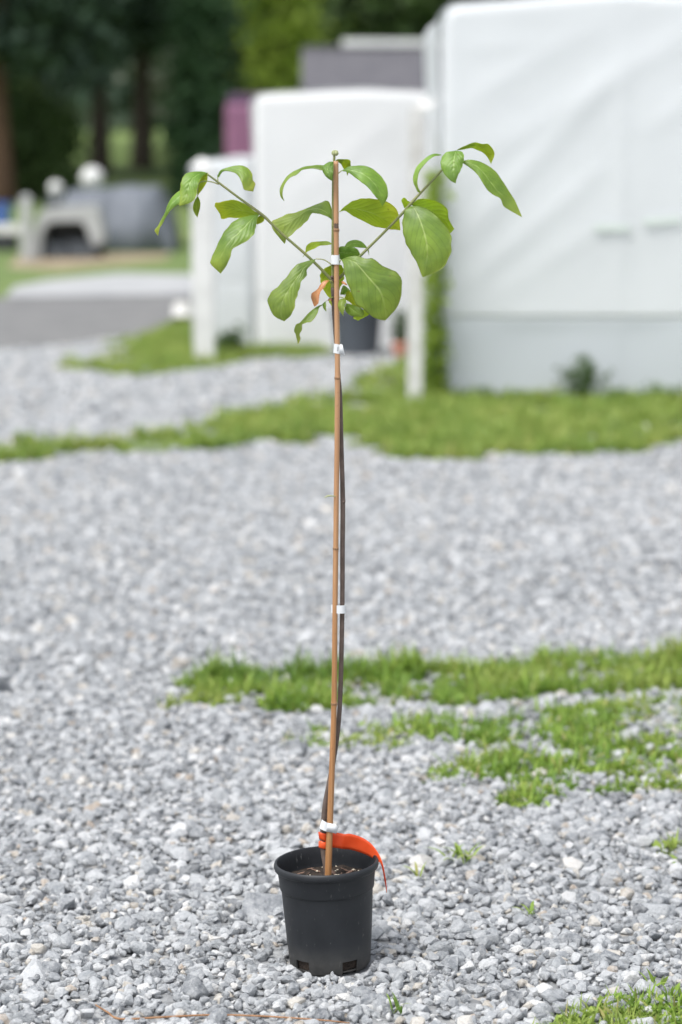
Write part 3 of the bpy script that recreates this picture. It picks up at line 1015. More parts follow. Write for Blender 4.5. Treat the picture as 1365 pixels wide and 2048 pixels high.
# mauve cabin behind the tunnels
Yc = 38.0
root = empty('mauve_cabin', (at(452, 250, Yc).x + .56, Yc, float(gz(Yc)) - .02))
zt = at(452, 205, Yc).z - root.location.z
bm = bmesh.new(); box_bm(bm, -.55, .55, -.55, .55, 0, zt, .10); bm_obj('wall', bm, M_mauve, root)
bm = bmesh.new(); box_bm(bm, -.53, .53, -.53, .53, zt - .06, zt + .13, .12); bm_obj('roof', bm, M_purple, root)
bm = bmesh.new(); box_bm(bm, -.35, .35, -.562, -.54, .1, zt - .2, .01); dd = bm_obj('door', bm, M_mauve, root)
bm = bmesh.new(); box_bm(bm, .24, .30, -.60, -.563, .75, .9, .006); bm_obj('handle', bm, M_dark, dd)
tag(root, 'mauve plastic cabin with dark purple roof behind the low tunnel', 'cabin')

# ------------------------------------------------------------------ trees
def tree(name, label, x, y, h, tr, crown, nclump, per, leaf, mat, seed, trunk_h=None, group='trees behind the yard', bark=None, limbs=8):
    """crown: function(t in 0..1 from crown base to top) -> radius; trunk_h = height of crown base"""
    r = random.Random(seed)
    z0 = float(gz(y)) - .1
    root = empty(name, (x, y, z0))
    bark = bark or M_bark
    cb = trunk_h if trunk_h is not None else h * .2
    pts = [(r.gauss(0, .03) * i, r.gauss(0, .03) * i, h * .93 * i / 6) for i in range(7)]
    rad = [tr * 1.55, tr * .95, tr * .82, tr * .66, tr * .48, tr * .3, tr * .08]
    tk = tube('trunk', pts, rad, bark, root, n=24, seg=10)
    for _ in range(limbs):
        t = r.uniform(.02, .85); a = r.uniform(0, 6.283)
        z = cb + (h - cb) * t * .9; rr = crown(t) * .8
        tube('limb', [(0, 0, z), (math.cos(a) * rr * .5, math.sin(a) * rr * .5, z + rr * .18), (math.cos(a) * rr, math.sin(a) * rr, z + rr * .22)], [tr * .3 * (1 - t * .6), tr * .2 * (1 - t * .6), tr * .06], bark, tk, n=8, seg=6)
    P = []
    for _ in range(nclump):
        t = r.random()
        R_ = crown(t)
        a = r.uniform(0, 6.283); d = R_ * math.sqrt(r.uniform(.12, 1)) * r.uniform(.82, 1.08)
        c = Vector((math.cos(a) * d, math.sin(a) * d, cb + (h - cb) * t))
        cs = leaf * r.uniform(1.8, 3.6)
        for _ in range(per):
            P.append(c + Vector((r.gauss(0, cs), r.gauss(0, cs), r.gauss(0, cs * .55))))
    v, f = leaf_cloud(P, leaf, r)
    mesh_obj('crown', v, f, mat, root)
    return tag(root, label, 'tree', group)

conif = lambda R0: (lambda t: R0 * (1 - t) ** .8 * (1 - .15 * math.sin(t * 40)) + .12)
column = lambda R0: (lambda t: R0 * min(1, (t + .03) * 7) ** .5 * (1 - t ** 3) ** .7 + .05)
ovoid = lambda R0: (lambda t: R0 * math.sin(math.pi * min(1, .12 + t * .86)) ** .6 + .1)
def tx(px_, Y): return at(px_, 300, Y).x

tree('spruce_tree', 'dark spruce with bare lower trunk standing on the lawn', tx(200, 48), 48, 11, .16, conif(2.3), 240, 34, .15, M_fol_dark, 1, trunk_h=2.6)
tree('spruce_tree', 'dark broad spruce next to the arborvitae', tx(285, 50), 50, 12, .17, conif(2.2), 240, 34, .15, M_fol_dark, 2, trunk_h=2.6)
tree('pine_tree', 'blue-green pine with hanging boughs left of the spruces', tx(70, 46), 46, 10, .17, ovoid(2.0), 230, 34, .15, M_fol_blue, 3, trunk_h=2.0)
tree('arborvitae', 'tall narrow dark green arborvitae column behind the low tunnel', tx(408, 40), 40, 3.6, .07, column(.42), 190, 40, .07, M_fol_column, 4, trunk_h=.06, limbs=4)
tree('shade_tree', 'brown flared trunk of a big tree at the lawn edge', tx(-6, 40), 40, 9, .215, ovoid(2.6), 230, 34, .15, M_fol_dark, 5, trunk_h=2.4, bark=M_bark_brown)
tree('deciduous_tree', 'grey-green leafy tree between arborvitae and lime tree', tx(470, 54), 54, 9, .15, ovoid(1.9), 230, 34, .15, M_fol_grey, 6, trunk_h=.6)
tree('lime_green_tree', 'bright yellow-green young tree left of the dark shed roof', tx(556, 43), 43, 5.4, .07, ovoid(.44), 130, 34, .085, M_fol_lime, 7, trunk_h=.9, limbs=6)
tree('deciduous_tree', 'dark leafy tree rising behind the dark shed roof', tx(680, 52), 52, 10, .18, ovoid(2.2), 240, 34, .15, M_fol_dark, 8, trunk_h=.8)
tree('deciduous_tree', 'mid green tree above the pale metal roof', tx(820, 50), 50, 9, .16, ovoid(2.0), 240, 34, .15, M_fol_mid, 9, trunk_h=.8)
tree('pine_tree', 'dark pine rising behind the tall white tunnel', tx(1010, 53), 53, 11, .18, ovoid(2.4), 230, 34, .16, M_fol_dark, 10, trunk_h=1.0)
tree('deciduous_tree', 'leafy tree far right behind the tall tunnel', tx(1240, 50), 50, 10, .18, ovoid(2.3), 230, 34, .16, M_fol_mid, 11, trunk_h=1.0)
tree('spruce_tree', 'dark spruce behind the grey-green leafy tree', tx(385, 57), 57, 13, .18, conif(2.6), 230, 34, .16, M_fol_dark, 12, trunk_h=.8)
tree('spruce_tree', 'dark spruce deep behind the lime-green tree', tx(585, 58), 58, 13, .18, conif(2.6), 230, 34, .16, M_fol_dark, 13, trunk_h=.8)
for i, (px_, Y, hh, rr) in enumerate(((60, 41, 1.7, .62), (100, 43, 1.5, .36), (16, 44, 2.0, .7))):
    tree('garden_shrub', ['rounded green shrub right of the brown trunk', 'loose green shrub under the blue-green pine', 'tall green shrub behind the brown trunk'][i], tx(px_, Y), Y, hh, .04, ovoid(rr), 90, 34, .07, M_fol_mid, 60 + i, trunk_h=.1, group='shrubs under the trees', limbs=5)
# far woodland on the slope: reads as one mass
r = random.Random(99)
P = []
for _ in range(4600):
    y = r.uniform(71, 92); x = r.uniform(-.42, .42) * y
    hh = 9
    c = Vector((x, y, float(gz(y)) + hh * r.random() ** 1.1))
    cs = r.uniform(.3, .8)
    for _ in range(24):
        P.append(c + Vector((r.gauss(0, cs), r.gauss(0, cs), r.gauss(0, cs * .6))))
v, f = leaf_cloud(P, .24, r)
o = mesh_obj('woodland', v, f, M_fol_dark)
tag(o, 'dark dense woodland on the slope behind the trees', 'woodland', kind='stuff')
# ------------------------------------------------------------------ nursery pot
def pot_mat():
    m, nt, bs = mat_new('black_pot_plastic')
    co = objco(nt)
    n = noise(nt, 9, 6, co, 0.65)
    c = ramp(nt, n, [(0.35, (.0125, .0145, .0175)), (0.62, (.021, .0235, .0275))])
    mp = N(nt, 'ShaderNodeMapping'); mp.inputs['Scale'].default_value = (1, 1, .35); nt.links.new(co, mp.inputs[0])
    sp = noise(nt, 170, 3, mp.outputs[0], 0.6)
    c = mixc(nt, ramp(nt, sp, [(0.66, (0, 0, 0)), (0.76, (.35, .35, .35))]), c, (.22, .22, .21))
    sep = N(nt, 'ShaderNodeSeparateXYZ'); nt.links.new(co, sep.inputs[0])
    n3 = noise(nt, 38, 5, co, 0.7)
    low = math_(nt, 'MULTIPLY', ramp(nt, sep.outputs[2], [(0.0, (.55, .55, .55)), (0.05, (0, 0, 0))]), n3)   # splashed soil dust at the foot
    c = mixc(nt, low, c, (.17, .16, .14))
    nt.links.new(c, bs.inputs['Base Color'])
    nt.links.new(ramp(nt, n, [(0.3, (.42, .42, .42)), (0.7, (.60, .60, .60))]), bs.inputs['Roughness'])
    bs.inputs['Specular IOR Level'].default_value = 0.35
    bump(nt, bs, n3, 0.12, 0.0015)
    return m

M_pot = pot_mat()
M_soil = simple('potting_soil', (.014, .010, .008), (.045, .032, .024), 60, .95, .9, .006)
M_perlite = simple('perlite', (.55, .48, .36), (.70, .64, .52), 90, .8, .3, .001)
M_barkchip = simple('bark_chip', (.12, .07, .05), (.26, .17, .13), 60, .85, .5, .002)

pot = empty('nursery_pot', (POT[0], POT[1], 0.008))
pot.rotation_euler = (0, R(-2.2), 0)
tag(pot, 'black plastic nursery pot with rolled rim standing on gravel', 'pot')
outer = [(.0660, .0), (.0678, .003), (.0692, .0215), (.0715, .05), (.0745, .095), (.0764, .1285), (.0768, .131), (.0785, .1325), (.0790, .135),
         (.0803, .150), (.0818, .1610), (.0822, .1632), (.0850, .1642), (.0868, .1662), (.0876, .1695), (.0874, .1735), (.0862, .1765), (.0845, .1775), (.0828, .1768), (.0818, .1745)]
inner = [(.0806, .162), (.0795, .150), (.0775, .135), (.0752, .1325), (.0745, .128), (.0715, .085), (.0693, .05), (.0669, .0215), (.0655, .003), (.0640, .001)]
SEG = 120
prof = outer + inner
npf = len(prof)
V = [(rr * math.sin(2 * math.pi * k / SEG), -rr * math.cos(2 * math.pi * k / SEG), z) for k in range(SEG) for rr, z in prof]
notch = set()
for j in range(5):
    c0 = int(round((-43 + 72 * j) / (360 / SEG)))
    for q in range(-4, 4): notch.add((c0 + q) % SEG)
F = []
i_in = npf - 3                                     # ring at z .0165 on the inner wall
for k in range(SEG):
    k2 = (k + 1) % SEG
    for i in range(npf - 1):
        if k in notch and (i < 2 or i >= i_in): continue
        F.append((k * npf + i, k2 * npf + i, k2 * npf + i + 1, k * npf + i + 1))
    if k in notch:
        F.append((k * npf + 2, k2 * npf + 2, k2 * npf + i_in, k * npf + i_in)[::-1])
        for kk, side in (((k), (k - 1) % SEG not in notch), (k2, k2 not in notch)):
            if side: F.append((kk * npf + 0, kk * npf + 1, kk * npf + 2, kk * npf + i_in, kk * npf + i_in + 1, kk * npf + i_in + 2))
body = mesh_obj('body', V, F, M_pot, pot, smooth=True)
es = body.modifiers.new('edges', 'EDGE_SPLIT'); es.split_angle = R(38)
v, f = lathe([(.0, .0025), (.0652, .0025), (.0652, .0045), (0, .0045)], 60)
mesh_obj('base_plate', v, f, M_pot, pot)

# soil: lumpy top with perlite and bark
soil = empty('potting_soil', (POT[0], POT[1], 0.008)); soil.rotation_euler = pot.rotation_euler
V, F = [], []
nr, ns = 22, 72
zs = .1445
for i in range(nr):
    for k in range(ns):
        rr = .0755 * i / (nr - 1); a = 2 * math.pi * k / ns
        x, y = rr * math.cos(a), rr * math.sin(a)
        V.append((x, y, zs + .0035 * mnoise.noise(Vector((x * 60, y * 60, 1))) + .003 * mnoise.noise(Vector((x * 150, y * 150, 7)))))
for i in range(nr - 1):
    for k in range(ns):
        k2 = (k + 1) % ns
        F.append((i * ns + k, (i + 1) * ns + k, (i + 1) * ns + k2, i * ns + k2))
b0 = len(V)
for rr, z in ((.0755, zs), (.0640, .006)):
    for k in range(ns):
        a = 2 * math.pi * k / ns; V.append((rr * .985 * math.cos(a), rr * .985 * math.sin(a), z))
for k in range(ns):
    k2 = (k + 1) % ns
    F.append((b0 + k, b0 + ns + k, b0 + ns + k2, b0 + k2))
mesh_obj('soil_surface', V, F, M_soil, soil, smooth=True)
r = random.Random(3)
def chip(nm, mat, x, y, sx, sy, sz, rot):
    o = bpy.data.objects.new(nm, stone_meshes[r.randrange(22)].copy()); col.objects.link(o); o.parent = soil
    o.data.materials.clear(); o.data.materials.append(mat)
    o.location = (x, y, zs + .002 + sz * .4); o.scale = (sx, sy, sz); o.rotation_euler = rot
for _ in range(26):
    a = r.uniform(0, 6.283); d = .070 * math.sqrt(r.random()); s = r.uniform(.0013, .0034)
    chip('perlite_grain', M_perlite, d * math.cos(a), d * math.sin(a), s, s, s * .8, (r.random(), r.random(), r.random() * 6))
for x, y, s in ((.016, .005, .0062), (.021, .008, .005), (-.034, .012, .004), (-.028, .0, .0042), (.045, .035, .0045)):
    chip('perlite_grain', M_perlite, x, y, s, s * .8, s * .8, (0, 0, r.random() * 6))
for x, y, L, az in ((.032, .04, .013, 2.4), (.04, .03, .011, .5), (.012, .022, .014, 1.9), (-.02, .045, .012, 2.6), (.05, .012, .010, 1.2), (-.045, .03, .009, .2), (.0, .05, .010, .8)):
    chip('bark_chip', M_barkchip, x, y, L, L * .35, L * .22, (0.1, -.2, az))
for _ in range(14):
    a = r.uniform(0, 6.283); d = .068 * math.sqrt(r.random()); L = r.uniform(.004, .009)
    chip('bark_chip', M_barkchip, d * math.cos(a), d * math.sin(a), L, L * .4, L * .25, (r.gauss(0, .2), r.gauss(0, .2), r.random() * 6))
tag(soil, 'dark potting soil with bark chips and pale perlite grains', 'soil', kind='stuff')

# ------------------------------------------------------------------ bamboo cane
def bamboo_mat():
    m, nt, bs = mat_new('bamboo')
    co = objco(nt)
    mp = N(nt, 'ShaderNodeMapping'); mp.inputs['Scale'].default_value = (260, 260, 5); nt.links.new(co, mp.inputs[0])
    n = noise(nt, 1.0, 5, mp.outputs[0], 0.6)
    n2 = noise(nt, 7, 4, co)
    c = ramp(nt, n, [(0.3, (.27, .125, .045)), (0.55, (.37, .185, .075)), (0.75, (.44, .245, .12))])
    sep = N(nt, 'ShaderNodeSeparateXYZ'); nt.links.new(co, sep.inputs[0])
    c = mixc(nt, math_(nt, 'MULTIPLY', ramp(nt, sep.outputs[2], [(0.5, (0, 0, 0)), (1.0, (.6, .6, .6))]), 1.0), c, (.46, .27, .155))
    sp = noise(nt, 320, 2, co)
    c = mixc(nt, ramp(nt, sp, [(0.66, (0, 0, 0)), (0.74, (.6, .6, .6))]), c, (.12, .06, .03))
    c = mixc(nt, ramp(nt, n2, [(0.45, (0, 0, 0)), (0.75, (.35, .35, .35))]), c, (.24, .12, .05))
    nt.links.new(c, bs.inputs['Base Color'])
    bs.inputs['Roughness'].default_value = 0.42
    bump(nt, bs, n, .15, .001)
    return m
M_bamboo = bamboo_mat()
M_bnode = simple('bamboo_node', (.16, .08, .035), (.34, .20, .11), 300, .6, .3, .001)
M_split = simple('bamboo_split', (.05, .035, .03), (.16, .10, .07), 200, .7, .3, .001)

def px2(lst, d=0.0):
    return [at(p[0], p[1], PY + (p[2] if len(p) > 2 else 0) + d) for p in lst]

cane_px = [(672.5, 322), (673, 460), (674, 600), (675, 690), (675.5, 760), (674.5, 900), (673, 1000), (672, 1100), (670.5, 1220), (668.5, 1410), (664, 1550), (659, 1680), (656.5, 1758), (655.5, 1790)]
cane_pts = px2(cane_px)
nC = 260
cp = catmull(np.array([tuple(p) for p in cane_pts]), nC)
pyc = np.interp(np.linspace(0, 1, nC), np.linspace(0, 1, len(cane_px)), [p[1] for p in cane_px])
rad = np.interp(pyc, [322, 700, 1100, 1400, 1560, 1700, 1790], [.0040, .0043, .0043, .0045, .0050, .0056, .0057])
nodes_py = [461, 759, 1100, 1408]
for q in nodes_py:
    rad = rad + .0007 * np.exp(-((pyc - q) / 3.2) ** 2)
cane = empty('bamboo_cane', (cp[-1][0], PY, 0)); tag(cane, 'straight brown bamboo cane supporting the sapling', 'cane')
base_off = Vector(cane.location)
v, f = tube_data(cp - np.array(base_off), rad, 20)
mesh_obj('shaft', v, f, M_bamboo, cane, smooth=True)
for q in nodes_py:
    j = int(np.argmin(abs(pyc - q)))
    rr = rad[j] + .0004
    v, f = lathe([(rr - .0012, -.0022), (rr, -.0014), (rr - .0004, 0), (rr + .0002, .0013), (rr - .0012, .0022)], 22)
    mesh_obj('node_ring', v, f, M_bnode, cane, smooth=True, loc=tuple(Vector(cp[j]) - base_off))
j = int(np.argmin(abs(pyc - 451)))                 # cracked, darkened spot above the top node
V, F = [], []
for a_ in range(9):
    for b_ in range(5):
        th = R(-55 + 13.7 * a_); rr = rad[j] + .0003
        z = (b_ - 2) * .0032 * (1 - .25 * abs(math.sin(a_ * 2.1)))
        V.append((rr * math.sin(th), -rr * math.cos(th), z))
for a_ in range(8):
    for b_ in range(4):
        F.append((a_ * 5 + b_, (a_ + 1) * 5 + b_, (a_ + 1) * 5 + b_ + 1, a_ * 5 + b_ + 1))
mesh_obj('split_scar', V, F, M_split, cane, smooth=True, loc=tuple(Vector(cp[j]) - base_off))

# ------------------------------------------------------------------ sapling
def leaf_mat(name, top, under, yel, transc, tr=0.3):
    m, nt, bs = mat_new(name)
    uv = N(nt, 'ShaderNodeUVMap')
    sep = N(nt, 'ShaderNodeSeparateXYZ'); nt.links.new(uv.outputs[0], sep.inputs[0])
    u = sep.outputs[0]
    av = math_(nt, 'ABSOLUTE', math_(nt, 'SUBTRACT', math_(nt, 'MULTIPLY', sep.outputs[1], 2.0), 1.0))
    co = objco(nt)
    oi = N(nt, 'ShaderNodeObjectInfo')
    def attr(nm):
        a = N(nt, 'ShaderNodeAttribute'); a.attribute_name = nm
        return a.outputs['Fac']
    n1 = noise(nt, 26, 5, co, 0.6)
    n2 = noise(nt, 90, 3, co, 0.6)
    ct = mixc(nt, ramp(nt, n1, [(0.35, (0, 0, 0)), (0.68, (1, 1, 1))]), tuple(x * .72 for x in top), (min(1, top[0] * 1.42), min(1, top[1] * 1.25), top[2] * 1.1))
    cu = mixc(nt, ramp(nt, n1, [(0.35, (0, 0, 0)), (0.68, (1, 1, 1))]), tuple(x * .85 for x in under), tuple(min(1, x * 1.15) for x in under))
    c = mixc(nt, attr('under'), ct, cu)
    # side veins curving towards the tip, groove shade painted in as dark lines
    p = math_(nt, 'SUBTRACT', u, math_(nt, 'MULTIPLY', math_(nt, 'POWER', av, 1.15), 0.5))
    fr = math_(nt, 'FRACT', math_(nt, 'ADD', math_(nt, 'MULTIPLY', p, 7.0), 7.0))
    dv = math_(nt, 'MINIMUM', fr, math_(nt, 'SUBTRACT', 1.0, fr))
    vein = ramp(nt, dv, [(0.0, (.75, .75, .75)), (0.10, (0, 0, 0))])
    c = mixc(nt, vein, c, mixc(nt, 0.75, c, tuple(x * .42 for x in top)))
    mid = ramp(nt, av, [(0.018, (.75, .75, .75)), (0.045, (0, 0, 0))])
    mid = math_(nt, 'MULTIPLY', mid, ramp(nt, u, [(0.45, (1, 1, 1)), (0.8, (.25, .25, .25))]))
    c = mixc(nt, mid, c, (.46, .55, .20))
    ye = math_(nt, 'MULTIPLY', attr('yel'), ramp(nt, n1, [(0.25, (.25, .25, .25)), (0.65, (1, 1, 1))]))
    c = mixc(nt, ye, c, yel)
    sp = noise(nt, 130, 1, co)
    c = mixc(nt, ramp(nt, sp, [(0.765, (0, 0, 0)), (0.80, (.8, .8, .8))]), c, (.16, .09, .02))
    hv = N(nt, 'ShaderNodeHueSaturation')
    nt.links.new(c, hv.inputs['Color'])
    nt.links.new(math_(nt, 'ADD', 0.497, math_(nt, 'MULTIPLY', oi.outputs['Random'], 0.025)), hv.inputs['Hue'])
    nt.links.new(math_(nt, 'ADD', 0.97, math_(nt, 'MULTIPLY', oi.outputs['Random'], 0.24)), hv.inputs['Value'])
    c = hv.outputs[0]
    nt.links.new(c, bs.inputs['Base Color'])
    bs.inputs['Roughness'].default_value = 0.40
    bs.inputs['Specular IOR Level'].default_value = 0.55
    bump(nt, bs, n2, .25, .0006)
    translucent_mix(nt, bs, mixc(nt, 0.45, c, transc), tr)
    return m

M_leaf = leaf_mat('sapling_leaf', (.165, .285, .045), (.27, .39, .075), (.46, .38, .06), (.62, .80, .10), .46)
M_leaf_lit = leaf_mat('sapling_leaf_backlit', (.20, .32, .05), (.40, .52, .05), (.62, .54, .05), (.85, .95, .10), .64)  # brighter copy of the leaf material, backlight put into its colours
M_leaf_red = leaf_mat('sapling_leaf_red', (.42, .16, .085), (.46, .19, .11), (.5, .2, .12), (.7, .28, .12), .25)
M_petiole = simple('petiole', (.22, .26, .09), (.33, .33, .13), 60, .5, 0)
M_twig_green = simple('green_twig', (.13, .17, .055), (.22, .22, .085), 40, .55, .2, .0005)
M_stem_brown = simple('stem_bark', (.075, .055, .045), (.135, .10, .085), 60, .7, .4, .001)
M_bud = simple('bud_scale', (.30, .34, .16), (.42, .44, .24), 200, .5, .2, .0004)

sap = empty('sapling', (POT[0], PY, 0.0))
SO = Vector(sap.location)
tag(sap, 'young sapling with broad ribbed green leaves in black pot', 'sapling')
MM = .001

C1 = lambda X_, Y_: (280 + X_ / 3.25, 270 + Y_ / 3.25)
C2 = lambda X_, Y_: (520 + X_ / 4.55, 270 + Y_ / 4.55)
C3 = lambda X_, Y_: (660 + X_ / 3.4125, 270 + Y_ / 3.4125)

def make_leaf(C, st, dep, roll=0.0, fold=3.0, under=0.0, yel=(0, 0), mat=None, seed=0, wave=1.0, corr=1.0, pet=None, pd=None):
    """st: stations (Lx,Ly,Sx,Sy,Rx,Ry) from leaf base to tip; dep: depth of the midrib in mm along the leaf (+ away);
    roll: extra depth of the left edge (mm, right edge gets the opposite); fold: both edges set back (mm)"""
    r = random.Random(seed)
    S = []
    for s in st:
        if len(s) == 2: s = (s[0], s[1]) * 3
        S.append(s)
    S = np.array(S, float)
    nu, nv = 46, 24
    G = catmull(S, nu)
    tt = np.linspace(0, 1, nu)
    dS = np.interp(tt, np.linspace(0, 1, len(dep)), dep)
    k = np.ones(5) / 5
    dS = np.convolve(np.pad(dS, 2, 'edge'), k, 'valid')
    sp = G[:, 2:4]
    u = np.concatenate([[0], np.cumsum(np.hypot(*(np.diff(sp, axis=0).T)) + 2.0 * abs(np.diff(dS)))])
    u /= u[-1]
    wl = np.hypot(G[:, 0] - G[:, 4], G[:, 1] - G[:, 5]); jw = min(1.0, wl.max() / 260) ** 1.5; wl = wl / max(wl.max(), 1)
    P = np.zeros((nu, nv + 1, 3)); vv = np.linspace(-1, 1, nv + 1)
    ph = r.uniform(0, 6)
    for i in range(nu):
        for j, v_ in enumerate(vv):
            e = G[i, 0:2] if v_ < 0 else G[i, 4:6]
            q = sp[i] + (e - sp[i]) * abs(v_)
            d = dS[i] + (-v_) * roll * wl[i] + fold * wl[i] * abs(v_) ** 1.6
            d += wave * 1.6 * abs(v_) ** 3 * wl[i] * math.sin(u[i] * 17 + ph + (2 if v_ > 0 else 0))
            xx, yy = C(q[0], q[1])
            jag = 1.0 * jw * abs(v_) ** 6 * wl[i] * math.sin(u[i] * 43 + ph * 2 + v_)
            P[i, j] = tuple(at(xx + jag, yy + jag * .5, PY + d * MM))
    du = np.gradient(P, axis=0); dv = np.gradient(P, axis=1)
    Nn = np.cross(du, dv)
    ln = np.linalg.norm(Nn, axis=2, keepdims=True)
    Nn = Nn / np.maximum(ln, 1e-9)
    camv = np.array([0, -1, 0.0])
    if (Nn[..., 1]).mean() > 0: Nn = -Nn; flip = True
    else: flip = False
    U_, V_ = np.meshgrid(u, vv, indexing='ij')
    p_ = U_ - .5 * np.abs(V_) ** 1.15
    h = 1.7 * corr * np.abs(np.sin(math.pi * 7 * p_)) ** .75 * np.sqrt(np.clip(wl, 0, 1))[:, None] * (1 - np.abs(V_) ** 4) * (1 - U_ ** 6)
    h -= .5 * corr * np.exp(-(V_ / .06) ** 2)
    nz = np.array([[mnoise.noise(Vector((P[i, j] * 70))) for j in range(nv + 1)] for i in range(nu)])
    h = h + .85 * nz
    und = np.clip(np.vectorize(under)(U_), 0, 1) if callable(under) else np.full(U_.shape, float(under))
    sgn = 1 - 2 * und                                   # grooves on the upper side are ridges below
    P = P + Nn * (h * sgn * MM)[..., None]
    B = P - Nn * (.32 * MM)
    m = nv + 1
    verts = np.concatenate([P.reshape(-1, 3), B.reshape(-1, 3)]) - np.array(SO)
    F = []
    off = nu * m
    for i in range(nu - 1):
        for j in range(nv):
            a, b, c, d = i * m + j, i * m + j + 1, (i + 1) * m + j + 1, (i + 1) * m + j
            F.append((a, b, c, d) if not flip else (d, c, b, a))
            F.append((off + d, off + c, off + b, off + a) if not flip else (off + a, off + b, off + c, off + d))
    for i in range(nu - 1):
        for j in (0, nv):
            a, d = i * m + j, (i + 1) * m + j
            F.append((a, d, off + d, off + a))
    me = bpy.data.meshes.new('leaf')
    me.from_pydata([tuple(x) for x in verts], [], F)
    me.polygons.foreach_set('use_smooth', [True] * len(me.polygons))
    uvl = me.uv_layers.new(name='UVMap')
    li = np.zeros(len(me.loops), np.int32); me.loops.foreach_get('vertex_index', li)
    uvs = np.stack([U_.ravel(), (V_.ravel() + 1) / 2], 1); uvs = np.concatenate([uvs, uvs])
    uvl.data.foreach_set('uv', uvs[li].astype(np.float32).ravel())
    ua = np.concatenate([und.ravel(), 1 - und.ravel()]).astype(np.float32)
    at_ = me.attributes.new('under', 'FLOAT', 'POINT'); at_.data.foreach_set('value', ua)
    yy_ = (yel[0] + (yel[1] - yel[0]) * U_ ** 3 + .0).ravel()
    yy_ = yy_ + (.55 * max(yel) * (np.abs(V_) ** 8)).ravel()
    yy_ = np.clip(np.concatenate([yy_, yy_]), 0, 1).astype(np.float32)
    at_ = me.attributes.new('yel', 'FLOAT', 'POINT'); at_.data.foreach_set('value', yy_)
    me.materials.append(mat or M_leaf)
    me.validate()
    o = bpy.data.objects.new('leaf', me); col.objects.link(o); o.parent = sap
    if pet:
        pts = []
        for i, q in enumerate(pet):
            xx, yy = C(q[0], q[1])
            dd = pd[i] if pd else dep[0]
            pts.append(at(xx, yy, PY + dd * MM) - SO)
        tube('petiole', pts, [.0011, .0009, .0008], M_petiole, o, n=14, seg=8)
    return o

# stem, branches, bud
stem_px = [(655, 1792, .004), (655, 1765, .005), (653, 1735, .006), (648, 1700, .008), (647, 1662, .009), (651, 1610, .011), (660, 1560, .012), (671, 1500, .0125), (678, 1440, .0125), (682, 1360, .012), (685, 1220, .010), (685.5, 1100, .011), (686, 1000, .011), (683.5, 900, .011), (681, 800, .0105), (677.5, 750, .0105), (674, 700, .0105), (669, 630, .010), (666.5, 575, .009)]
pts = [p - SO for p in px2(stem_px)]
tube('stem', pts, [.0055, .0054, .0052, .0056, .0052, .0046, .0042, .004, .004, .004, .0038, .0040, .0040, .0037, .0035, .0034, .0033, .0034, .0036], M_stem_brown, sap, n=140, seg=14)
pts = [p - SO for p in px2([(666.5, 577, .009), (666, 520, .0085), (666.5, 440, .0075), (667, 360, .0065), (668.5, 325, .0055), (669.5, 306, .005)])]
tube('stem', pts, [.0034, .0024, .0023, .0022, .002, .0019], M_twig_green, sap, n=60, seg=12)
def c1(L): return [C1(*p) for p in L]
bl = [C2(655, 1345), C2(640, 1305), C1(1105, 800), C1(945, 660), C1(850, 570), C1(795, 518), C1(640, 405), C1(520, 315), C1(442, 256)]
dl = [.009, .007, .004, .002, .002, .002, .0, -.002, -.004]
BL = [(x, y, d) for (x, y), d in zip(bl, dl)]
tube('branch', [p - SO for p in px2(BL)], [.0028, .0026, .0023, .0021, .0021, .0024, .0019, .0018, .0014], M_twig_green, sap, n=70, seg=12)
brp = [C2(670, 1345), C2(735, 1290), C2(770, 1255), C2(920, 1095), C3(370, 665), C3(500, 530), C3(555, 466), C3(620, 395), C3(765, 240), C3(862, 108)]
dr = [.009, .010, .010, .009, .008, .006, .005, .004, .001, -.001]
tube('branch', [p - SO for p in px2([(x, y, d) for (x, y), d in zip(brp, dr)])], [.0028, .0026, .0024, .0022, .0021, .0021, .0026, .0020, .0018, .0013], M_twig_green, sap, n=70, seg=12)
for px_, py_, d, s in ((670.5, 306.5, .005, 1.0),):
    q = at(px_, py_, PY + d) - SO
    bd = mesh_obj('bud', *lathe([(0, -.0042), (.0022, -.0036), (.0040, -.0012), (.0042, .0008), (.0030, .0030), (.0012, .0042), (0, .0045)], 14), M_bud, sap, smooth=True, loc=tuple(q))
    for k in range(6):
        a = k * 1.047
        tube('bud_scale', [(math.cos(a) * .0022, math.sin(a) * .0022, -.004), (math.cos(a) * .0046, math.sin(a) * .0046, -.0004), (math.cos(a) * .0034, math.sin(a) * .0034, .0032), (math.cos(a) * .0012, math.sin(a) * .0012, .0048)], [.0008, .0013, .0011, .0004], M_bud, bd, n=10, seg=6)
# swollen node where the branches leave, old bud scars
for px_, py_, d, s in ((666, 560, .007, .0042), (664.5, 554, .003, .0026), (688, 1004, .008, .0030)):
    q = at(px_, py_, PY + d) - SO
    v, f = lathe([(0, -1), (.5, -.85), (.9, -.3), (1, .2), (.6, .8), (0, 1)], 12)
    mesh_obj('stem_knot', [tuple(np.array(x) * s) for x in v], f, M_stem_brown, sap, smooth=True, loc=tuple(q))
tube('sprout', [p - SO for p in px2([(674, 993, -.002), (664, 992, -.008), (656, 992, -.010), (649, 996, -.012)])], [.0009, .0009, .0015, .0004], M_bud, sap, n=14, seg=7)
tube('stub', [p - SO for p in px2([(687, 1006, .008), (690, 1003, .006), (690.5, 998, .005)])], [.0018, .0012, .0004], M_stem_brown, sap, n=8, seg=7)

step = lambda a, b: (lambda u_: (u_ - a) / (b - a))
L = make_leaf
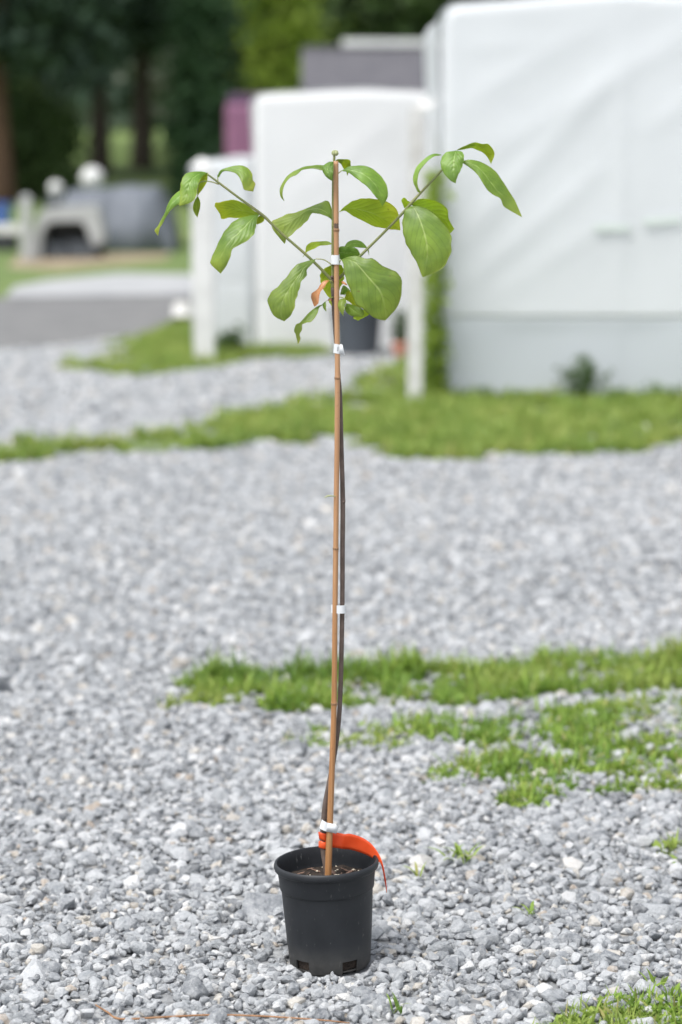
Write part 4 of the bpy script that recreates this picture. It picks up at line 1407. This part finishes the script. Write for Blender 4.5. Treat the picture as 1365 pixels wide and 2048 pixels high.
# left branch
L(C1, [(440, 246), (385, 235, 395, 250, 408, 268), (300, 250, 340, 290, 388, 300), (270, 300, 315, 350, 374, 350), (262, 350, 300, 400, 366, 400), (262, 400, 278, 432, 330, 440), (258, 462)],
  [-4, -10, -22, -30, -34, -36, -36], 5, 3, 0, (0, .5), seed=1, pet=[(442, 256), (442, 250), (438, 246)])
L(C1, [(300, 345, 305, 360, 312, 380), (235, 376, 255, 405, 270, 442), (185, 440, 205, 455, 236, 461), (162, 503, 172, 513, 190, 502), (125, 577, 139, 577, 151, 573), (97, 620, 112, 616, 129, 606), (118, 656)],
  [-2, -6, -8, -8, -6, -5, -4], 8, 3, 0, (0, .9), seed=2)
L(C1, [(376, 396), (352, 436, 370, 436, 392, 428), (345, 480, 369, 478, 392, 474), (360, 515, 371, 512, 383, 508), (375, 535)],
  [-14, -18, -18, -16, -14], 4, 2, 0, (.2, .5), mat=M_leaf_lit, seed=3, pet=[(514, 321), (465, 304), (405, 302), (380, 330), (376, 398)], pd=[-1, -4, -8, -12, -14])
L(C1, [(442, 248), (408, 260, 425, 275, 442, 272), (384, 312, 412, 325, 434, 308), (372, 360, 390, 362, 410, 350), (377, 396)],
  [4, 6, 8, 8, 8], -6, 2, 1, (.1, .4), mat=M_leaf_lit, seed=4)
L(C1, [(503, 264, 507, 270, 512, 276), (530, 226, 535, 232, 545, 237), (600, 203, 600, 220, 602, 241), (660, 198, 650, 230, 638, 263), (710, 222, 690, 260, 658, 298), (733, 258, 705, 303, 668, 325), (735, 295, 714, 333, 675, 352), (750, 320, 735, 350, 700, 362), (737, 368)],
  [0, -4, -8, -14, -20, -24, -26, -26, -26], 10, 2, 0, (0, .7), seed=5, pet=[(514, 316), (508, 298), (506, 268)])
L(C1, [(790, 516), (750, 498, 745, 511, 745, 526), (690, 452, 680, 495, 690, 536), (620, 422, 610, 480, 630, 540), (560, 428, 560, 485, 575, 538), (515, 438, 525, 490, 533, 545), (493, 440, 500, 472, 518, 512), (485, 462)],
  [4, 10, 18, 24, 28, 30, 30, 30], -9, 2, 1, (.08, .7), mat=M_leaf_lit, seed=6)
L(C1, [(778, 517), (712, 524, 740, 538, 764, 545), (640, 545, 700, 580, 754, 600), (580, 590, 650, 632, 737, 650), (530, 660, 595, 682, 682, 698), (495, 735, 550, 745, 608, 738), (466, 800, 525, 800, 588, 795), (462, 838, 515, 850, 568, 842), (526, 902)],
  [-2, -8, -18, -26, -32, -35, -36, -36, -35], 9, 4, 0, (0, .45), seed=7)
L(C1, [(792, 520), (772, 530, 785, 545, 810, 543), (757, 574, 774, 570, 800, 566), (764, 581)], [4, 8, 10, 10], -5, 1, 1, (.2, .2), mat=M_leaf_lit, seed=8)
# leader
L(C2, [(618, 280, 615, 300, 610, 325), (540, 275, 545, 290, 560, 320), (470, 280, 470, 292, 480, 304), (400, 290, 395, 302, 392, 316), (320, 325, 330, 345, 345, 352), (255, 370, 265, 380, 276, 384), (205, 440, 215, 445, 226, 446), (183, 500, 195, 505, 208, 506), (192, 560, 200, 560, 209, 556), (226, 602)],
  [-4, -6, -8, -10, -11, -12, -12, -12, -12, -10], 14, 1, step(.42, .5), (0, .2), seed=9)
L(C2, [(674, 246), (622, 250, 650, 252, 669, 262), (575, 280, 622, 292, 669, 290), (569, 312, 620, 332, 668, 322), (588, 360, 630, 370, 666, 360), (620, 395, 645, 396, 663, 400), (656, 419)],
  [-4, -8, -16, -22, -25, -26, -26], 4, 4, 0, (0, .1), seed=10)
L(C2, [(688, 246), (702, 224, 702, 235, 708, 246), (752, 220, 745, 241, 738, 265), (802, 222, 790, 258, 762, 306), (826, 236, 806, 280, 775, 312), (824, 285, 806, 320, 786, 332), (795, 374)],
  [2, 4, 8, 14, 18, 20, 20], -6, 2, step(.3, .4), (0, .3), mat=M_leaf_lit, seed=11)
L(C2, [(742, 325), (800, 290, 800, 316, 805, 342), (872, 280, 870, 330, 868, 388), (952, 280, 945, 360, 925, 428), (1035, 312, 1010, 410, 975, 468), (1105, 375, 1060, 470, 1020, 520), (1147, 440, 1095, 530, 1052, 562), (1168, 520, 1118, 580, 1082, 592), (1156, 582, 1124, 620, 1100, 622), (1116, 652)],
  [-4, -8, -14, -19, -23, -26, -28, -29, -29, -29], 10, 3, 0, (0, .15), seed=12, corr=.8, pet=[(688, 372), (715, 350), (745, 324)], pd=[2, -1, -4])
L(C2, [(662, 778), (652, 660, 640, 740, 625, 746), (615, 598, 580, 690, 562, 722), (540, 622, 500, 672, 502, 713), (440, 660, 425, 690, 472, 716), (340, 700, 345, 745, 435, 776), (240, 722, 262, 802, 376, 832), (150, 768, 200, 852, 312, 886), (105, 790, 170, 892, 264, 926), (120, 860, 188, 932, 242, 952), (226, 992)],
  [6, 7, 9, 10, 12, 14, 16, 18, 18, 18, 18], 8, 2, step(.38, .46), (.05, .4), seed=13, pet=[(667, 860), (664, 810), (662, 778)], pd=[7, 6, 6])
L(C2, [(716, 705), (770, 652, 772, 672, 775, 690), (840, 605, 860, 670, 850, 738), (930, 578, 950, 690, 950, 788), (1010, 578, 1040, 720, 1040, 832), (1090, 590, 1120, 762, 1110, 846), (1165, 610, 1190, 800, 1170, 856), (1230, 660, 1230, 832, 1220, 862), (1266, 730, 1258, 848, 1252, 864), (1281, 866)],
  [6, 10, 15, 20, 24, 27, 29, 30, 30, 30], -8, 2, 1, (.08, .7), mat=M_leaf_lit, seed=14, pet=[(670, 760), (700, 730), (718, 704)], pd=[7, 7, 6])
L(C2, [(664, 992), (610, 968, 610, 986, 610, 1004), (530, 969, 530, 990, 545, 1008), (465, 978, 475, 1010, 500, 1032), (425, 1012, 440, 1040, 452, 1053), (412, 1062, 416, 1066, 424, 1067), (392, 1114)],
  [8, 12, 18, 22, 24, 24, 23], 7, 1, step(.35, .45), (0, .2), mat=M_leaf_lit, seed=15)
L(C2, [(772, 1016), (800, 975, 810, 1000, 815, 1019), (860, 954, 865, 990, 870, 1021), (920, 967, 920, 1000, 920, 1026), (960, 1005, 962, 1018, 962, 1029), (992, 1045, 987, 1050, 982, 1046), (996, 1098)],
  [14, 18, 24, 28, 30, 30, 30], 8, 1, 0, (0, .1), seed=16, corr=.8, pet=[(668, 1060), (720, 1030), (772, 1016)], pd=[8, 12, 14])
L(C2, [(712, 1080), (730, 1016, 735, 1070, 735, 1132), (790, 1017, 790, 1072, 790, 1135), (850, 1022, 850, 1070, 850, 1130), (890, 1040, 888, 1085, 882, 1120), (916, 1088)],
  [10, 12, 14, 16, 17, 17], -5, 2, 0, (0, .1), seed=17)
L(C2, [(512, 1128), (452, 1140, 472, 1148, 490, 1158), (372, 1165, 412, 1200, 432, 1225), (316, 1195, 372, 1258, 425, 1285), (246, 1290, 312, 1338, 382, 1328), (166, 1375, 255, 1425, 357, 1414), (90, 1450, 214, 1505, 334, 1480), (73, 1510, 198, 1568, 319, 1545), (94, 1590, 192, 1620, 306, 1600), (140, 1655, 200, 1664, 281, 1645), (222, 1696)],
  [-6, -10, -16, -22, -27, -31, -34, -36, -37, -37, -37], 6, 4, 0, (0, .25), seed=18, pet=[(660, 1185), (585, 1136), (512, 1128)], pd=[4, -2, -6])
L(C2, [(742, 1134), (800, 1110, 800, 1130, 756, 1165), (882, 1100, 852, 1150, 763, 1222), (962, 1124, 902, 1192, 780, 1300), (1030, 1124, 960, 1260, 806, 1372), (1110, 1185, 1020, 1330, 836, 1442), (1190, 1222, 1072, 1388, 870, 1536), (1256, 1256, 1108, 1450, 930, 1578), (1295, 1345, 1128, 1520, 982, 1622), (1288, 1450, 1142, 1590, 1032, 1660), (1254, 1565, 1150, 1645, 1082, 1678), (1200, 1632, 1150, 1670, 1108, 1684), (1142, 1687)],
  [-6, -14, -20, -26, -30, -33, -35, -36, -36, -35, -34, -33, -32], 4, 5, 0, (.0, .25), seed=19, corr=.5, pet=[(680, 1290), (715, 1180), (742, 1134)], pd=[4, 0, -6])
L(C2, [(700, 1178), (640, 1190, 690, 1192, 745, 1186), (575, 1225, 680, 1250, 765, 1240), (549, 1275, 672, 1310, 768, 1292), (556, 1345, 665, 1370, 752, 1352), (580, 1410, 660, 1420, 722, 1412), (618, 1465, 652, 1462, 690, 1452), (646, 1492)],
  [16, 20, 24, 27, 28, 28, 27, 26], -4, 2, 1, (.15, .3), mat=M_leaf_lit, seed=20)
L(C2, [(636, 1325), (592, 1324, 600, 1334, 612, 1345), (556, 1355, 572, 1370, 588, 1386), (525, 1405, 538, 1415, 553, 1426), (476, 1440, 508, 1460, 541, 1476), (466, 1475, 500, 1500, 536, 1520), (480, 1522, 500, 1530, 520, 1546), (497, 1563)],
  [-2, -6, -9, -10, -11, -12, -12, -12], 5, 1, 0, (0, .2), mat=M_leaf_red, seed=21, corr=.3, pet=[(664, 1338), (652, 1328), (636, 1325)], pd=[3, 0, -2])
L(C2, [(628, 1492), (575, 1535, 575, 1540, 572, 1546), (530, 1556, 535, 1565, 541, 1571), (460, 1605, 482, 1628, 521, 1632), (410, 1655, 432, 1672, 471, 1695), (366, 1708, 392, 1712, 425, 1706), (332, 1722, 357, 1732, 388, 1724), (312, 1780, 346, 1780, 384, 1770), (326, 1812, 348, 1815, 364, 1812), (336, 1860, 352, 1860, 371, 1856), (345, 1907)],
  [2, -4, -8, -14, -18, -20, -20, -18, -16, -15, -14], 5, 1, step(.55, .6), (.05, .8), seed=22, corr=.35, pet=[(668, 1475), (650, 1482), (628, 1492)], pd=[6, 4, 2])
L(C2, [(596, 1512), (572, 1540, 586, 1546, 602, 1532), (579, 1576, 592, 1574, 602, 1570), (609, 1606)], [-2, -6, -8, -8], 3, 1, 0, (.1, .5), seed=23, corr=.3)
L(C2, [(636, 1500), (628, 1515, 640, 1518, 650, 1512), (640, 1535, 648, 1537, 655, 1530), (656, 1556)], [0, -2, -3, -3], 2, 1, 0, (.4, .5), mat=M_leaf_lit, seed=24, corr=.2)
L(C2, [(776, 1488), (732, 1494, 755, 1510, 786, 1504), (711, 1545, 745, 1552, 783, 1532), (720, 1590, 748, 1590, 771, 1576), (744, 1626, 755, 1622, 765, 1612), (761, 1649)],
  [-8, -14, -20, -23, -24, -24], 4, 2, 0, (.15, .3), mat=M_leaf, seed=25, corr=.35, pet=[(682, 1480), (730, 1475), (776, 1488)], pd=[6, -2, -8])
L(C2, [(786, 1532), (830, 1540, 822, 1568, 776, 1580), (890, 1560, 862, 1600, 795, 1620), (938, 1592, 895, 1622, 838, 1646), (950, 1632, 915, 1645, 890, 1652), (930, 1656)], [-4, -9, -14, -17, -18, -18], -4, 2, 0, (.1, .2), seed=26, corr=.4)
L(C2, [(900, 1596), (948, 1592, 925, 1625, 885, 1640), (990, 1612, 945, 1645, 848, 1662), (986, 1638, 925, 1662, 872, 1682), (902, 1687)], [2, 4, 6, 6, 6], -4, 1, 1, (.2, .2), mat=M_leaf_lit, seed=27, corr=.3)
L(C2, [(730, 1450), (758, 1372, 765, 1405, 742, 1452), (802, 1390, 802, 1412, 772, 1452), (825, 1420)], [8, 10, 12, 12], 3, 1, 0, (0, .0), seed=28, corr=.3)
L(C2, [(770, 1480), (802, 1420, 802, 1470, 790, 1502), (842, 1440, 850, 1510, 820, 1522), (882, 1490, 882, 1545, 860, 1562), (922, 1582)], [6, 8, 10, 10, 10], -3, 1, 1, (.4, .6), mat=M_leaf_lit, seed=29, corr=.3)
L(C2, [(735, 1335), (755, 1330, 758, 1340, 752, 1350), (780, 1345, 780, 1352, 775, 1362), (802, 1368)], [4, 0, -3, -4], 2, 1, 0, (0, 0), mat=M_leaf_red, seed=30, corr=.2)
L(C2, [(680, 1500), (655, 1482, 655, 1495, 660, 1506), (635, 1488, 636, 1500, 642, 1512), (615, 1502)], [8, 8, 8, 8], 2, 1, 0, (0, 0), mat=M_leaf_red, seed=31, corr=.2)
# right branch
L(C3, [(766, 138), (712, 127, 714, 136, 717, 145), (650, 158, 660, 172, 674, 172), (598, 210, 616, 222, 638, 206), (571, 275, 590, 276, 610, 250), (571, 325, 584, 325, 597, 316), (587, 366, 594, 362, 601, 356), (600, 389, 608, 386, 615, 380), (624, 396)],
  [-2, -8, -14, -18, -20, -20, -19, -18, -17], 8, 1, step(.2, .35), (0, .4), seed=32)
L(C3, [(862, 106), (792, 120, 855, 130, 904, 117), (759, 168, 848, 170, 917, 150), (759, 220, 846, 215, 909, 202), (784, 270, 846, 258, 890, 247), (824, 311, 850, 298, 871, 286), (859, 331)],
  [-3, -10, -18, -24, -28, -30, -30], 2, 4, 0, (0, .15), seed=33)
L(C3, [(864, 104), (920, 75, 915, 90, 902, 100), (985, 51, 985, 75, 968, 90), (1040, 60, 1030, 85, 1008, 104), (1086, 64, 1070, 110, 1043, 120), (1123, 125, 1098, 145, 1074, 152), (1101, 199)],
  [4, 7, 12, 16, 19, 21, 21], -6, 1, step(.40, .48), (0, .5), mat=M_leaf_lit, seed=34)
L(C3, [(890, 180), (950, 169, 950, 190, 948, 218), (1020, 179, 1010, 220, 1000, 262), (1085, 211, 1060, 275, 1038, 318), (1141, 258, 1105, 335, 1073, 372), (1192, 335, 1150, 390, 1113, 406), (1232, 395, 1192, 430, 1164, 432), (1263, 445, 1226, 472, 1185, 484), (1284, 490, 1256, 507, 1236, 519), (1314, 562)],
  [-4, -8, -12, -16, -18, -20, -21, -21, -20, -18], 10, 3, lambda u_: max(0, min(1, (u_ - .70) / .06)) * .8, (0, .4), seed=35, pet=[(868, 130), (885, 150), (895, 182)], pd=[-1, -3, -4])
L(C3, [(556, 478), (600, 440, 620, 490, 640, 522), (660, 436, 690, 520, 700, 562), (740, 457, 750, 560, 760, 612), (801, 505, 795, 600, 800, 642), (806, 560, 815, 630, 814, 662), (832, 612, 832, 645, 823, 670), (851, 641)],
  [8, 14, 20, 25, 28, 29, 29, 29], -8, 2, 1, (.06, .3), mat=M_leaf_lit, seed=36)
L(C3, [(552, 486), (515, 514, 580, 505, 620, 489), (497, 580, 605, 555, 702, 530), (499, 650, 630, 620, 766, 590), (515, 726, 650, 690, 822, 668), (545, 786, 662, 750, 830, 735), (576, 842, 665, 810, 826, 802), (601, 888, 660, 862, 797, 872), (615, 928, 650, 918, 748, 923), (636, 972)],
  [0, -8, -16, -23, -28, -31, -33, -34, -34, -33], 3, 5, 0, (.05, .35), seed=37, corr=.6)
L(C3, [(548, 478), (512, 432, 527, 452, 546, 456), (491, 444, 506, 470, 526, 490), (508, 500)], [6, 9, 11, 11], -4, 1, 1, (.3, .3), mat=M_leaf_lit, seed=38, corr=.2)

# ------------------------------------------------------------------ ties and ribbon
M_tape = simple('white_tape', (.60, .62, .64), (.68, .70, .715), 60, .45, .2, .0006)
def ribbon_mat():
    m, nt, bs = mat_new('orange_ribbon')
    co = objco(nt)
    nt.links.new(ramp(nt, noise(nt, 40, 3, co), [(0.3, (.80, .10, .025)), (0.7, (.92, .15, .045))]), bs.inputs['Base Color'])
    bs.inputs['Roughness'].default_value = .3
    translucent_mix(nt, bs, (.95, .16, .06), .35)
    return m
M_ribbon = ribbon_mat()

def band(label, pxc, pyc_, rx, ry, h, tilt, depth, flap=None, mark=None):
    c = at(pxc, pyc_, PY + depth)
    root = empty('tie_tape', tuple(c)); root.rotation_euler = (0, R(tilt), 0)
    V, F = [], []
    n, mz = 40, 5
    for lay in (0, 1):
        for k in range(n):
            a = 2 * math.pi * k / n
            ca, sa = math.cos(a), math.sin(a)
            e = 2 / 2.6
            x = rx * abs(ca) ** e * (1 if ca > 0 else -1); y = ry * abs(sa) ** e * (1 if sa > 0 else -1)
            for z in range(mz):
                zz = (z / (mz - 1) - .5) * h
                q = 1 + .012 * mnoise.noise(Vector((x * 200, y * 200, zz * 160))) - .035 * lay
                V.append((x * q, y * q, zz + .0006 * math.sin(a * 2)))
    off = n * mz
    for k in range(n):
        k2 = (k + 1) % n
        for z in range(mz - 1):
            F.append((k * mz + z, k2 * mz + z, k2 * mz + z + 1, k * mz + z + 1))
            F.append((off + k * mz + z + 1, off + k2 * mz + z + 1, off + k2 * mz + z, off + k * mz + z))
        F.append((k * mz + mz - 1, k2 * mz + mz - 1, off + k2 * mz + mz - 1, off + k * mz + mz - 1))
        F.append((off + k * mz, off + k2 * mz, k2 * mz, k * mz))
    o = mesh_obj('loop', V, F, M_tape, root, smooth=True)
    o.modifiers.new('edges', 'EDGE_SPLIT').split_angle = R(50)
    if flap:
        V, F = [], []
        nn = len(flap)
        G = catmull(np.array(flap, float), 14)
        for g_ in G:
            V += [(g_[0], g_[1], g_[2]), (g_[3], g_[4], g_[5])]
        for i in range(13): F.append((2 * i, 2 * i + 1, 2 * i + 3, 2 * i + 2))
        o = mesh_obj('flap', V, F, M_tape, root, smooth=True)
        s = o.modifiers.new('thick', 'SOLIDIFY'); s.thickness = .0004
    if mark:
        bm = bmesh.new(); box_bm(bm, mark[0] - .0004, mark[0] + .0004, -ry - .0007, -ry - .0003, -mark[1], mark[1])
        bm_obj('printed_mark', bm, M_dark, root)
    return tag(root, label, 'tape', 'white tapes tying sapling to cane')

px_m = .00081
band('white tape loop tying green stem to cane among the leaves', 671, 519, 9.2 * px_m, .0092, .0150, -5, .0035)
band('white tape with loose corner and small dark mark below the leaves', 675.5, 697, 8.0 * px_m, .0088, .0150, 3, .004,
     flap=[(.0035, -.0089, .0075, .0035, -.0089, -.0072), (.0065, -.0088, .0076, .0075, -.0088, -.0074), (.0078, -.0082, .0070, .0115, -.0085, -.0082), (.0082, -.0075, .0035, .0122, -.008, -.0084)], mark=(.0006, .0035))
band('white tape spanning cane and brown stem at mid height', 677, 1217, 14.5 * px_m, .0085, .0135, -2, .005)
band('tilted white tape with stiff flap just above the orange ribbon', 652.5, 1650, 11.5 * px_m, .0105, .0150, 17, .004,
     flap=[(.002, -.0106, .0073, .002, -.0106, -.0073), (.0085, -.0108, .0080, .0085, -.0108, -.0070), (.0145, -.0098, .0085, .0150, -.0098, -.0068), (.0195, -.0085, .0050, .0200, -.0085, -.0072)])

# orange flagging ribbon round the stem, its tail running back over the rim and hanging outside
rb = empty('flagging_ribbon', tuple(at(647, 1680, PY + .008)))
RO = Vector(rb.location)
V, F = [], []
n = 36
prof_ = [(.0068, -.0135), (.0078, -.0115), (.0076, -.004), (.0064, -.0012), (.0062, .0008), (.0076, .0035), (.0080, .0105), (.0084, .0140)]
for k in range(n):
    a = 2 * math.pi * k / n
    for rr, z in prof_:
        q = rr * (1 + .07 * math.sin(3 * a + z * 260))
        V.append((q * math.cos(a), q * math.sin(a), z + .0010 * math.sin(2 * a)))
m = len(prof_)
for k in range(n):
    for i in range(m - 1):
        if i == 3 and math.cos(2 * math.pi * k / n) < .35: continue            # slit between the two turns shows the stem
        F.append((k * m + i, ((k + 1) % n) * m + i, ((k + 1) % n) * m + i + 1, k * m + i + 1))
o = mesh_obj('knot', V, F, M_ribbon, rb, smooth=True)
s = o.modifiers.new('thick', 'SOLIDIFY'); s.thickness = .0003
tail = [(648, 1664, 648, 1695, 15), (662, 1664, 662, 1695, 15), (678, 1666, 676, 1696, 18), (690, 1668, 686, 1698, 20), (702, 1668, 700, 1699, 22), (722, 1674, 718, 1704, 24), (740, 1685, 734, 1710, 24), (753, 1700, 746, 1717, 20), (761, 1714, 754, 1723, 14), (766, 1728, 761, 1726, 8), (769, 1742, 765.5, 1741, 4), (772, 1760, 769.5, 1762, 2), (774.5, 1785, 773.5, 1786, 1)]
G = catmull(np.array(tail, float), 60)
V, F = [], []
for i, g_ in enumerate(G):
    for t in np.linspace(0, 1, 6):
        ripple = 1.3 * math.sin(i * .42) * (t - .5)
        V.append(tuple(at(g_[0] + (g_[2] - g_[0]) * t, g_[1] + (g_[3] - g_[1]) * t, PY + (g_[4] + ripple + 5 * (t - .5) * (i > 14)) * MM) - RO))
for i in range(59):
    for j in range(5):
        F.append((i * 6 + j, i * 6 + j + 1, (i + 1) * 6 + j + 1, (i + 1) * 6 + j))
o = mesh_obj('tail', V, F, M_ribbon, rb, smooth=True)
s = o.modifiers.new('thick', 'SOLIDIFY'); s.thickness = .0003
tag(rb, 'bright orange plastic flagging ribbon tied round the stem base', 'ribbon')
